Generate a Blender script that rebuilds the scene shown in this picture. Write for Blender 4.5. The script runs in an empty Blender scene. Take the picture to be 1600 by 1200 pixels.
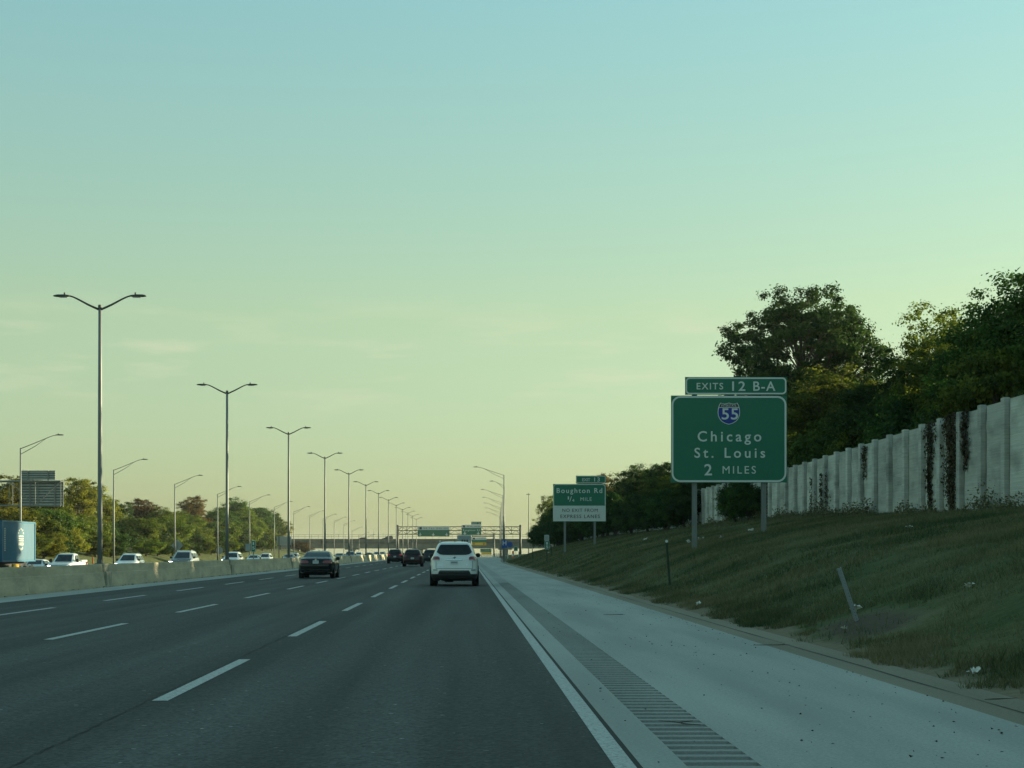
import bpy, bmesh, math, random
import numpy as np
from mathutils import Vector, Matrix

R = math.radians
SC = bpy.context.scene
COL = SC.collection
random.seed(7)
RNG = np.random.default_rng(11)

# ------------------------------------------------------------------ camera
CAM_H = 1.4
FPX = 2600.0                     # focal length in photo pixels (1600 wide)
VPX, VPY = 728.0, 862.0          # where the road vanishes in the photo
cam = bpy.data.cameras.new("Camera")
cam.sensor_fit = 'HORIZONTAL'; cam.sensor_width = 36.0
cam.lens = 36.0 * FPX / 1600.0
cam.shift_x = (800 - VPX) / 1600.0
cam.shift_y = (VPY - 600) / 1600.0
cam.clip_start = 0.1; cam.clip_end = 20000
camo = bpy.data.objects.new("Camera", cam); COL.objects.link(camo)
camo.location = (0, 0, CAM_H); camo.rotation_euler = (R(90), 0, 0)
SC.camera = camo

# ------------------------------------------------------------------ world / sun / exposure
SUN_EL, SUN_AZ = 9.5, 64.0      # azimuth measured from straight ahead (+Y) to the right (+X)
w = bpy.data.worlds.new("World"); SC.world = w; w.use_nodes = True
nt = w.node_tree; nt.nodes.clear()
def wn(t): return nt.nodes.new(t)
sky = wn('ShaderNodeTexSky'); sky.sky_type = 'NISHITA'; sky.sun_disc = False
sky.sun_elevation = R(SUN_EL); sky.sun_rotation = R(SUN_AZ)
sky.altitude = 200; sky.air_density = 1.2; sky.dust_density = 1.2; sky.ozone_density = 1.6
tint = wn('ShaderNodeMix'); tint.data_type = 'RGBA'; tint.blend_type = 'MULTIPLY'; tint.inputs[0].default_value = 1
tr_ = wn('ShaderNodeValToRGB'); tr_.color_ramp.elements[0].position = 0.; tr_.color_ramp.elements[0].color = (.72/2, .94/2, .93/2, 1); tr_.color_ramp.elements[1].position = .33; tr_.color_ramp.elements[1].color = (.83/2, 1.26/2, 1.12/2, 1); tm_ = tr_.color_ramp.elements.new(.14); tm_.color = (.93/2, 1.10/2, .77/2, 1)
dbl = wn('ShaderNodeVectorMath'); dbl.operation = 'SCALE'; dbl.inputs['Scale'].default_value = 2.0
gam = wn('ShaderNodeGamma'); gam.inputs[1].default_value = 0.65
tc = wn('ShaderNodeTexCoord')
mp = wn('ShaderNodeMapping'); mp.inputs['Scale'].default_value = (8.0, 8.0, 52.0); mp.inputs['Location'].default_value = (4.6, 0, 2.3)
nz = wn('ShaderNodeTexNoise'); nz.inputs['Scale'].default_value = 1.3; nz.inputs['Detail'].default_value = 6; nz.inputs['Roughness'].default_value = .55
cr = wn('ShaderNodeValToRGB'); cr.color_ramp.elements[0].position = .50; cr.color_ramp.elements[1].position = .68
sep = wn('ShaderNodeSeparateXYZ')
band = wn('ShaderNodeValToRGB')       # clouds sit low in the sky
e = band.color_ramp.elements; e[0].position = .07; e[0].color = (0, 0, 0, 1); e[1].position = .115; e[1].color = (1, 1, 1, 1)
e2 = band.color_ramp.elements.new(.155); e2.color = (0, 0, 0, 1)
mul = wn('ShaderNodeMath'); mul.operation = 'MULTIPLY'
mul2 = wn('ShaderNodeMath'); mul2.operation = 'MULTIPLY'; mul2.inputs[1].default_value = .50
cl = wn('ShaderNodeMix'); cl.data_type = 'RGBA'; cl.blend_type = 'MIX'
cl.inputs[7].default_value = (2.75, 2.75, 1.95, 1)
bg = wn('ShaderNodeBackground'); bg.inputs['Strength'].default_value = 0.10
wo = wn('ShaderNodeOutputWorld')
L = nt.links.new
L(sky.outputs[0], gam.inputs[0]); L(gam.outputs[0], tint.inputs[6])
L(tc.outputs['Generated'], mp.inputs[0]); L(mp.outputs[0], nz.inputs['Vector']); L(nz.outputs['Fac'], cr.inputs[0])
L(sep.outputs[2], tr_.inputs[0]); L(tr_.outputs[0], dbl.inputs[0]); L(dbl.outputs[0], tint.inputs[7])
L(tc.outputs['Generated'], sep.inputs[0]); L(sep.outputs[2], band.inputs[0])
L(cr.outputs[0], mul.inputs[0]); L(band.outputs[0], mul.inputs[1]); L(mul.outputs[0], mul2.inputs[0])
L(mul2.outputs[0], cl.inputs[0]); L(tint.outputs[2], cl.inputs[6]); L(cl.outputs[2], bg.inputs[0]); L(bg.outputs[0], wo.inputs[0])

sun = bpy.data.lights.new("Sun", 'SUN'); sun.energy = 4.4; sun.angle = R(0.5); sun.color = (1.0, 0.90, 0.56)
suno = bpy.data.objects.new("Sun", sun); COL.objects.link(suno)
sd = Vector((math.sin(R(SUN_AZ)) * math.cos(R(SUN_EL)), math.cos(R(SUN_AZ)) * math.cos(R(SUN_EL)), math.sin(R(SUN_EL))))
suno.rotation_euler = sd.to_track_quat('Z', 'Y').to_euler(); suno.location = sd * 60

vs = SC.view_settings; vs.view_transform = 'Standard'; vs.look = 'None'; vs.gamma = 1.0; vs.exposure = 1.47; vs.use_curve_mapping = False
SC.cycles.max_bounces = 8; SC.cycles.diffuse_bounces = 3; SC.cycles.transparent_max_bounces = 8

# ------------------------------------------------------------------ helpers: tags, meshes
def tag(o, label=None, cat=None, group=None, kind=None):
    if label: o['label'] = label
    if cat: o['category'] = cat
    if group: o['group'] = group
    if kind: o['kind'] = kind
    return o

def empty(name, loc=(0, 0, 0), rz=0.0):
    o = bpy.data.objects.new(name, None); COL.objects.link(o)
    o.empty_display_size = .2; o.location = loc; o.rotation_euler = (0, 0, rz)
    return o

def link_mesh(name, me, m=None, parent=None):
    o = bpy.data.objects.new(name, me); COL.objects.link(o)
    if m is not None and not me.materials: me.materials.append(m)
    if parent is not None: o.parent = parent
    return o

class MB:
    """collects faces; build() links them as one mesh object"""
    def __init__(s): s.v = []; s.f = []; s.mi = []
    def add(s, vs_, fs, mi=0):
        b = len(s.v); s.v += [tuple(p) for p in vs_]
        for f in fs: s.f.append(tuple(b + i for i in f)); s.mi.append(mi)
        return s
    def box(s, x0, x1, y0, y1, z0, z1, mi=0):
        return s.add([(x0,y0,z0),(x1,y0,z0),(x1,y1,z0),(x0,y1,z0),(x0,y0,z1),(x1,y0,z1),(x1,y1,z1),(x0,y1,z1)],
                     [(0,3,2,1),(4,5,6,7),(0,1,5,4),(1,2,6,5),(2,3,7,6),(3,0,4,7)], mi)
    def bbox(s, x0, x1, y0, y1, z0, z1, b=.01, mi=0):
        """box with chamfered vertical/horizontal edges (rounded look)"""
        pr = [(x0+b,y0),(x1-b,y0),(x1,y0+b),(x1,y1-b),(x1-b,y1),(x0+b,y1),(x0,y1-b),(x0,y0+b)]
        cx, cy = (x0+x1)/2, (y0+y1)/2
        def ring(z, k): return [(cx+(p[0]-cx)*k[0], cy+(p[1]-cy)*k[1], z) for p in pr]
        kx = ((x1-x0)-2*b)/(x1-x0); ky = ((y1-y0)-2*b)/(y1-y0)
        rs = [ring(z0,(kx,ky)), ring(z0+b,(1,1)), ring(z1-b,(1,1)), ring(z1,(kx,ky))]
        v = sum(rs, []); f = [tuple(range(7,-1,-1)), tuple(24+i for i in range(8))]
        for r in range(3):
            for i in range(8): j = (i+1)%8; f.append((r*8+i, r*8+j, r*8+8+j, r*8+8+i))
        return s.add(v, f, mi)
    def tube(s, pts, rads, n=8, caps=True, mi=0):
        pts = [Vector(p) for p in pts]
        if not hasattr(rads, '__len__'): rads = [rads]*len(pts)
        rings = []; prev = None
        for i, p in enumerate(pts):
            d = (pts[min(i+1,len(pts)-1)] - pts[max(i-1,0)]).normalized()
            a = Vector((0,0,1)) if abs(d.z) < .95 else Vector((1,0,0))
            u = d.cross(a).normalized(); v = d.cross(u).normalized()
            rings.append([p + (u*math.cos(2*math.pi*k/n) + v*math.sin(2*math.pi*k/n))*rads[i] for k in range(n)])
        vv = sum(rings, []); f = []
        for i in range(len(pts)-1):
            for k in range(n): j = (k+1)%n; f.append((i*n+k, i*n+j, (i+1)*n+j, (i+1)*n+k))
        if caps: f.append(tuple(range(n-1,-1,-1))); f.append(tuple((len(pts)-1)*n+k for k in range(n)))
        return s.add(vv, f, mi)
    def lathe(s, prof, n=16, axis='z', o=(0,0,0), mi=0):
        """prof: list of (r, h) along the axis"""
        vv = []; f = []
        for r, h in prof:
            for k in range(n):
                c, d = r*math.cos(2*math.pi*k/n), r*math.sin(2*math.pi*k/n)
                p = {'z':(c,d,h),'x':(h,c,d),'y':(c,h,d)}[axis]; vv.append((p[0]+o[0],p[1]+o[1],p[2]+o[2]))
        for i in range(len(prof)-1):
            for k in range(n): j=(k+1)%n; f.append((i*n+k,i*n+j,(i+1)*n+j,(i+1)*n+k))
        f.append(tuple(range(n-1,-1,-1))); f.append(tuple((len(prof)-1)*n+k for k in range(n)))
        return s.add(vv, f, mi)
    def prism_xz(s, poly, y0, y1, mi=0):
        n=len(poly); v=[(x,y0,z) for x,z in poly]+[(x,y1,z) for x,z in poly]
        f=[tuple(range(n)), tuple(range(2*n-1,n-1,-1))]+[(i,n+i,n+(i+1)%n,(i+1)%n) for i in range(n)]
        return s.add(v,f,mi)
    def mesh(s, name, mats, smooth=False):
        me = bpy.data.meshes.new(name); me.from_pydata(s.v, [], s.f)
        for m in (mats if isinstance(mats,(list,tuple)) else [mats]): me.materials.append(m)
        if any(s.mi): me.polygons.foreach_set('material_index', s.mi)
        bm = bmesh.new(); bm.from_mesh(me); bmesh.ops.recalc_face_normals(bm, faces=bm.faces); bm.to_mesh(me); bm.free()
        if smooth: me.shade_smooth()
        me.update(); return me
    def build(s, name, mats, parent=None, smooth=False):
        return link_mesh(name, s.mesh(name, mats, smooth), None, parent)

def copy_tree(o, parent=None):
    c = o.copy(); COL.objects.link(c); c.parent = parent
    for ch in list(o.children): copy_tree(ch, c)
    return c

def poly_mesh(name, P, m, attr=None, smooth=False):
    """P: (N,k,3) array of N k-gons, one mesh; attr: per-face float 'tint'"""
    N, k = P.shape[:2]
    me = bpy.data.meshes.new(name)
    me.vertices.add(N*k); me.vertices.foreach_set('co', P.reshape(-1).astype(np.float32))
    me.loops.add(N*k); me.loops.foreach_set('vertex_index', np.arange(N*k, dtype=np.int32))
    me.polygons.add(N); me.polygons.foreach_set('loop_start', np.arange(0, N*k, k, dtype=np.int32))
    try: me.polygons.foreach_set('loop_total', np.full(N, k, dtype=np.int32))
    except Exception: pass
    me.update(calc_edges=True)
    if attr is not None:
        a = me.attributes.new('tint', 'FLOAT', 'FACE'); a.data.foreach_set('value', attr.astype(np.float32))
    me.materials.append(m); me.validate()
    return me

# ------------------------------------------------------------------ materials
def nodes(name):
    m = bpy.data.materials.new(name); m.use_nodes = True
    t = m.node_tree; b = t.nodes['Principled BSDF']
    return m, t, b

def mat(name, c, rough=.6, metal=0., var=.0, vscale=3., bump=0., bscale=40., c2=None, coat=0., spec=.5, stretch=None, emit=0., detail=4):
    m, t, b = nodes(name)
    b.inputs['Roughness'].default_value = rough; b.inputs['Metallic'].default_value = metal
    b.inputs['Specular IOR Level'].default_value = spec
    b.inputs['Coat Weight'].default_value = coat; b.inputs['Coat Roughness'].default_value = .06
    b.inputs['Base Color'].default_value = (*c, 1)
    if emit: b.inputs['Emission Color'].default_value = (*c, 1); b.inputs['Emission Strength'].default_value = emit
    tcn = t.nodes.new('ShaderNodeTexCoord'); vec = tcn.outputs['Object']
    if stretch:
        mm = t.nodes.new('ShaderNodeMapping'); mm.inputs['Scale'].default_value = stretch
        t.links.new(vec, mm.inputs[0]); vec = mm.outputs[0]
    if var or c2:
        n = t.nodes.new('ShaderNodeTexNoise'); n.inputs['Scale'].default_value = vscale; n.inputs['Detail'].default_value = detail
        n.inputs['Roughness'].default_value = .65
        t.links.new(vec, n.inputs['Vector'])
        r = t.nodes.new('ShaderNodeValToRGB'); r.color_ramp.elements[0].position = .32; r.color_ramp.elements[1].position = .68
        d = c2 if c2 else tuple(x*(1-var) for x in c); u = c if c2 else tuple(min(1, x*(1+var)) for x in c)
        r.color_ramp.elements[0].color = (*d, 1); r.color_ramp.elements[1].color = (*u, 1)
        t.links.new(n.outputs['Fac'], r.inputs[0]); t.links.new(r.outputs[0], b.inputs['Base Color'])
    if bump:
        n2 = t.nodes.new('ShaderNodeTexNoise'); n2.inputs['Scale'].default_value = bscale; n2.inputs['Detail'].default_value = 5
        t.links.new(vec, n2.inputs['Vector'])
        bp = t.nodes.new('ShaderNodeBump'); bp.inputs['Strength'].default_value = bump; bp.inputs['Distance'].default_value = .03
        t.links.new(n2.outputs['Fac'], bp.inputs['Height']); t.links.new(bp.outputs[0], b.inputs['Normal'])
    return m

def leaf_mat(name, dark, light, trans=.35, objvar=.25):
    m = bpy.data.materials.new(name); m.use_nodes = True; t = m.node_tree; t.nodes.clear()
    N = t.nodes.new; out = N('ShaderNodeOutputMaterial')
    at = N('ShaderNodeAttribute'); at.attribute_name = 'tint'
    r = N('ShaderNodeValToRGB'); r.color_ramp.elements[0].color = (*dark, 1); r.color_ramp.elements[1].color = (*light, 1)
    oi = N('ShaderNodeObjectInfo'); hs = N('ShaderNodeHueSaturation')
    mr = N('ShaderNodeMapRange'); mr.inputs[3].default_value = 1-objvar; mr.inputs[4].default_value = 1+objvar
    mh = N('ShaderNodeMapRange'); mh.inputs[3].default_value = .485; mh.inputs[4].default_value = .515
    t.links.new(at.outputs['Fac'], r.inputs[0]); t.links.new(oi.outputs['Random'], mr.inputs[0]); t.links.new(oi.outputs['Random'], mh.inputs[0])
    t.links.new(mr.outputs[0], hs.inputs['Value']); t.links.new(mh.outputs[0], hs.inputs['Hue']); t.links.new(r.outputs[0], hs.inputs['Color'])
    d = N('ShaderNodeBsdfDiffuse'); tr = N('ShaderNodeBsdfTranslucent'); g = N('ShaderNodeBsdfGlossy'); g.inputs['Roughness'].default_value = .45
    mx = N('ShaderNodeMixShader'); mx.inputs[0].default_value = trans
    mg = N('ShaderNodeMixShader'); mg.inputs[0].default_value = .012
    for s_ in (d, tr): t.links.new(hs.outputs[0], s_.inputs['Color'])
    t.links.new(d.outputs[0], mx.inputs[1]); t.links.new(tr.outputs[0], mx.inputs[2])
    t.links.new(mx.outputs[0], mg.inputs[1]); t.links.new(g.outputs[0], mg.inputs[2]); t.links.new(mg.outputs[0], out.inputs[0])
    return m

M = {}
M['galv'] = mat('galvanised steel', (.20,.21,.205), .6, .25, var=.18, vscale=4, stretch=(6,6,.4))
M['galv_dark'] = mat('weathered galvanised steel', (.085,.09,.085), .6, .3, var=.2, vscale=3)
M['bright_galv'] = mat('new galvanised steel', (.33,.37,.39), .45, .3, var=.1, vscale=6)
M['lamp_glass'] = mat('lamp lens', (.5,.5,.48), .2)
M['sign_green'] = mat('green sign sheeting', (.006,.15,.09), .45, var=.08, vscale=1.2)
M['sign_white'] = mat('white sign sheeting', (.62,.64,.62), .45, var=.05, vscale=2)
M['sign_letter'] = mat('reflective white letters', (.66,.69,.67), .4)
M['sign_black'] = mat('black sign lettering', (.012,.013,.014), .5)
M['sign_blue'] = mat('blue sign sheeting', (.008,.03,.30), .45)
M['sign_blue2'] = mat('service sign blue', (.012,.07,.32), .45)
M['sign_darkred'] = mat('dark red sheeting', (.035,.008,.01), .5)
M['sign_yellow'] = mat('yellow sign sheeting', (.75,.42,.02), .45)
M['sign_purple'] = mat('logo purple', (.02,.02,.07), .5)
M['sign_back'] = mat('aluminium sign back', (.30,.34,.345), .5, .35, var=.12, vscale=2.5)
M['sign_orange'] = mat('orange marker', (.7,.16,.03), .5)
M['conc_barrier'] = mat('buff barrier concrete', (.43,.37,.25), .9, var=.22, vscale=1.1, bump=.35, bscale=30, stretch=(1,.5,2))
M['plinth'] = mat('stained plinth concrete', (.33,.30,.22), .9, var=.45, vscale=5, bump=.4, bscale=25, stretch=(3,3,.6))
M['bridge_conc'] = mat('bridge concrete', (.19,.20,.175), .9, var=.2, vscale=.35)
M['bridge_dark'] = mat('bridge fascia', (.085,.092,.083), .9, var=.2, vscale=.4)
M['trunk'] = mat('bark', (.07,.055,.042), .95, var=.35, vscale=8, bump=.6, bscale=20, stretch=(3,3,.6))
M['tyre'] = mat('tyre rubber', (.012,.012,.012), .85)
M['rim'] = mat('alloy rim', (.45,.45,.46), .35, .8)
M['rim_dark'] = mat('dark rim', (.05,.05,.055), .4, .6)
M['black_plastic'] = mat('black plastic trim', (.012,.012,.013), .6)
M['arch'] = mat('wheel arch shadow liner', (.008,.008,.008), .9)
M['glass'] = mat('tinted car glass', (.010,.012,.013), .06, spec=.45)
M['glass_clear'] = mat('clear car glass', (.035,.05,.05), .05, spec=.6)
M['chrome'] = mat('chrome', (.6,.62,.62), .15, 1.)
M['taillight'] = mat('tail lamp red', (.22,.008,.012), .18, coat=.8)
M['brakelight'] = mat('lit tail lamp', (.40,.015,.03), .25, emit=.12)
M['taillight_clear'] = mat('clear lamp lens', (.55,.56,.55), .15, coat=.6)
M['headlight'] = mat('lit headlamp', (1.,.97,.9), .2, emit=6.)
M['headlight_hot'] = mat('bright headlamp', (1.,.98,.93), .2, emit=30.)
M['headlight_off'] = mat('headlamp lens', (.6,.6,.6), .12, coat=.6)
M['plate'] = mat('licence plate', (.55,.57,.58), .5)
M['plate_mark'] = mat('plate print', (.06,.07,.12), .5)
def paint(n, c, coat=1.0, rough=.35):
    dk = max(c) < .06
    return mat('paint ' + n, c, rough, coat=.25 if dk else coat, var=.03, vscale=1.5, spec=.25 if dk else .5)
M['p_white'] = paint('white', (.74,.75,.74)); M['p_black'] = paint('black', (.008,.009,.011), rough=.25)
M['p_maroon'] = paint('dark maroon', (.022,.008,.012), rough=.28); M['p_maroon2'] = paint('deep red black', (.028,.007,.012), rough=.28)
M['p_navy'] = paint('dark slate', (.018,.022,.028), rough=.3); M['p_silver'] = paint('silver', (.40,.41,.41), rough=.3)
M['p_grey'] = paint('grey', (.14,.15,.155), rough=.3); M['p_dkblue'] = paint('dark blue', (.03,.04,.06))
M['container'] = mat('blue container paint', (.014,.125,.215), .55, var=.15, vscale=1.2, stretch=(1,1,.35))
M['container_sunlit'] = mat('sunlit container paint', (.16,.33,.34), .55, var=.15, vscale=1.2, stretch=(1,1,.35))  # unused lighter copy of the container blue, with sunlight put into the colour
M['truck_grey'] = mat('grey truck panel', (.30,.33,.33), .5, var=.08, vscale=1)

# ------------------------------------------------------------------ terrain functions
def smooth(a, b, t): t = np.clip((t-a)/(b-a), 0, 1); return t*t*(3-2*t)
def widen(y): return 3.0*smooth(190, 380, y)                    # the exit lane opens on the right
BX = [4.3,5.0,5.5,6.0,6.6,7.2,9,12,15,18,24,60,400]
BZ = [-.03,-.01,.08,.22,.44,.70,1.42,2.13,2.65,3.0,3.3,3.5,3.5]
LX = [-400,-70,-52,-46,-42,-39,-36.5,-32,-16,-15,-14,0]
LZ = [3.0,3.0,2.2,1.5,.55,-.55,-.72,-.6,-.1,-.04,0,0]
def dropz(y): return -3.2*smooth(470, 580, y)
def gz(x, y):
    x = np.asarray(x, float); y = np.asarray(y, float)
    rt = np.interp(x - widen(y), BX, BZ)*(1-.72*smooth(205, 330, y))
    rt = rt + np.clip((x-12)/6, 0, 1)*np.interp(y, [54, 91], [-.26, .4])*(1-.72*smooth(205,330,y))
    lf = np.interp(x, LX, LZ)
    z = np.where(x > 0, rt, lf)*(1-smooth(600, 1000, y))
    return z + dropz(y)
def g(x, y): return float(gz(x, y))
def oncoming_z(x): return float(np.interp(x, LX, LZ))

YS = [-40,-20,0,5,10,12,14,16,18,20,22,24,26,28,30,33,36,39,42,46,50,54,58,62,66,70,75,80,85,91,97,104,112,120,130,140,150,160,175,190,205,220,240,260,280,300,320,340,360,380,400,430,470,490,510,530,550,580,640,700,800,900,1000,1500,3000]

def pz(px, py, Y):
    """where a photo point lies on the vertical plane at distance Y"""
    return ((px-VPX)*Y/FPX, CAM_H-(py-VPY)*Y/FPX)

# ------------------------------------------------------------------ ground sheet
def grass_ground_mat():
    m, t, b = nodes('grass and soil'); N = t.nodes.new; K = t.links.new
    b.inputs['Roughness'].default_value = .95; b.inputs['Specular IOR Level'].default_value = .1
    c = N('ShaderNodeTexCoord'); s = N('ShaderNodeSeparateXYZ'); K(c.outputs['Object'], s.inputs[0])
    n1 = N('ShaderNodeTexNoise'); n1.inputs['Scale'].default_value = .55; n1.inputs['Detail'].default_value = 7; n1.inputs['Roughness'].default_value = .7
    n2 = N('ShaderNodeTexNoise'); n2.inputs['Scale'].default_value = 9.; n2.inputs['Detail'].default_value = 6
    n3 = N('ShaderNodeTexNoise'); n3.inputs['Scale'].default_value = 1.4; n3.inputs['Detail'].default_value = 5
    for n in (n1, n2, n3): K(c.outputs['Object'], n.inputs['Vector'])
    r1 = N('ShaderNodeValToRGB'); r1.color_ramp.elements[0].position = .35; r1.color_ramp.elements[1].position = .7
    r1.color_ramp.elements[0].color = (.048,.072,.024,1); r1.color_ramp.elements[1].color = (.125,.125,.058,1)
    K(n1.outputs['Fac'], r1.inputs[0])
    r2 = N('ShaderNodeValToRGB'); r2.color_ramp.elements[0].color = (.45,.45,.45,1); r2.color_ramp.elements[1].color = (1.5,1.5,1.5,1)
    K(n2.outputs['Fac'], r2.inputs[0])
    mu = N('ShaderNodeMix'); mu.data_type='RGBA'; mu.blend_type='MULTIPLY'; mu.inputs[0].default_value = 1
    K(r1.outputs[0], mu.inputs[6]); K(r2.outputs[0], mu.inputs[7])
    # bare sandy soil along the gutter
    ad = N('ShaderNodeMath'); ad.operation='MULTIPLY_ADD'; ad.inputs[1].default_value = 1.5; K(n3.outputs['Fac'], ad.inputs[0]); K(s.outputs[0], ad.inputs[2])
    mr = N('ShaderNodeMapRange'); mr.inputs[1].default_value = 6.15; mr.inputs[2].default_value = 6.45; mr.inputs[3].default_value = 1; mr.inputs[4].default_value = 0
    K(ad.outputs[0], mr.inputs[0])
    gt = N('ShaderNodeMath'); gt.operation='GREATER_THAN'; gt.inputs[1].default_value = 2.; K(s.outputs[0], gt.inputs[0])
    mm = N('ShaderNodeMath'); mm.operation='MULTIPLY'; K(mr.outputs[0], mm.inputs[0]); K(gt.outputs[0], mm.inputs[1])
    # the bare patch round the bent post
    sub = N('ShaderNodeVectorMath'); sub.operation='SUBTRACT'; sub.inputs[1].default_value = (6.15, 25.6, .25); K(c.outputs['Object'], sub.inputs[0])
    sc2 = N('ShaderNodeVectorMath'); sc2.operation='MULTIPLY'; sc2.inputs[1].default_value = (1.35, .42, .5); K(sub.outputs[0], sc2.inputs[0])
    ln = N('ShaderNodeVectorMath'); ln.operation='LENGTH'; K(sc2.outputs[0], ln.inputs[0])
    a2 = N('ShaderNodeMath'); a2.operation='MULTIPLY_ADD'; a2.inputs[1].default_value = .9; K(n3.outputs['Fac'], a2.inputs[0]); K(ln.outputs['Value'], a2.inputs[2])
    m2 = N('ShaderNodeMapRange'); m2.inputs[1].default_value = 1.0; m2.inputs[2].default_value = 1.5; m2.inputs[3].default_value = 1; m2.inputs[4].default_value = 0; K(a2.outputs[0], m2.inputs[0])
    mx0 = N('ShaderNodeMath'); mx0.operation='MAXIMUM'; K(mm.outputs[0], mx0.inputs[0]); K(m2.outputs[0], mx0.inputs[1])
    so = N('ShaderNodeValToRGB'); so.color_ramp.elements[0].color=(.13,.105,.07,1); so.color_ramp.elements[1].color=(.24,.20,.135,1); K(n2.outputs['Fac'], so.inputs[0])
    so2 = N('ShaderNodeMix'); so2.data_type='RGBA'; so2.inputs[7].default_value=(.085,.07,.05,1); K(m2.outputs[0], so2.inputs[0]); K(so.outputs[0], so2.inputs[6])
    fx = N('ShaderNodeMix'); fx.data_type='RGBA'; K(mx0.outputs[0], fx.inputs[0]); K(mu.outputs[2], fx.inputs[6]); K(so2.outputs[2], fx.inputs[7])
    K(fx.outputs[2], b.inputs['Base Color'])
    bp = N('ShaderNodeBump'); bp.inputs['Strength'].default_value=.6; bp.inputs['Distance'].default_value=.05; K(n2.outputs['Fac'], bp.inputs['Height']); K(bp.outputs[0], b.inputs['Normal'])
    return m
M['ground'] = grass_ground_mat()

gx = sorted(set([-3000,-1200,-500,-200,-120,-90,-70,-60,-52,-49,-46,-44,-42,-40.5,-39,-37.5,-36.5,-35.6,-32,-16,-15,-14,-13,0,2,3.5,4.3,4.7] +
     [round(5+.22*i,2) for i in range(60)] + [18.6,19.5,21,24,30,40,60,100,200,500,1200,3000]))
gxn = np.array(gx)
V = []; F = []
for yy in YS:
    base = np.where(gxn > 3, gxn + widen(yy), gxn)
    zz = gz(base, yy)
    for x, z in zip(base, zz):
        if -35.4 < x < 4.2 + float(widen(yy)): z -= .10
        elif 5.0 < x < 17.5: z += .035*math.sin(x*2.1+yy*.37)*math.sin(yy*.51+x*.8) if yy > 8 else 0
        V.append((x, yy, z))
nx = len(gx)
for j in range(len(YS)-1):
    for i in range(nx-1):
        a = j*nx+i; F.append((a, a+1, a+nx+1, a+nx))
me = bpy.data.meshes.new('ground'); me.from_pydata(V, [], F); me.materials.append(M['ground']); me.shade_smooth()
tag(link_mesh('ground', me), kind='structure')

# ------------------------------------------------------------------ roads
def strip(name, x0, x1, zo, m, ys=YS, zf=None, parent=None, kind='structure', nx_=1):
    """a sheet along the road between x0(y) and x1(y)"""
    V=[];F=[]
    for yy in ys:
        a = x0(yy) if callable(x0) else x0; b = x1(yy) if callable(x1) else x1
        for i in range(nx_+1):
            x = a+(b-a)*i/nx_
            z = (zf(x, yy) if zf else float(dropz(yy)))+zo
            V.append((x,yy,z))
    k=nx_+1
    for j in range(len(ys)-1):
        for i in range(nx_): a=j*k+i; F.append((a,a+1,a+k+1,a+k))
    me=bpy.data.meshes.new(name); me.from_pydata(V,[],F); me.materials.append(m)
    o=link_mesh(name,me,None,parent)
    if kind: tag(o,kind=kind)
    return o

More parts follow.
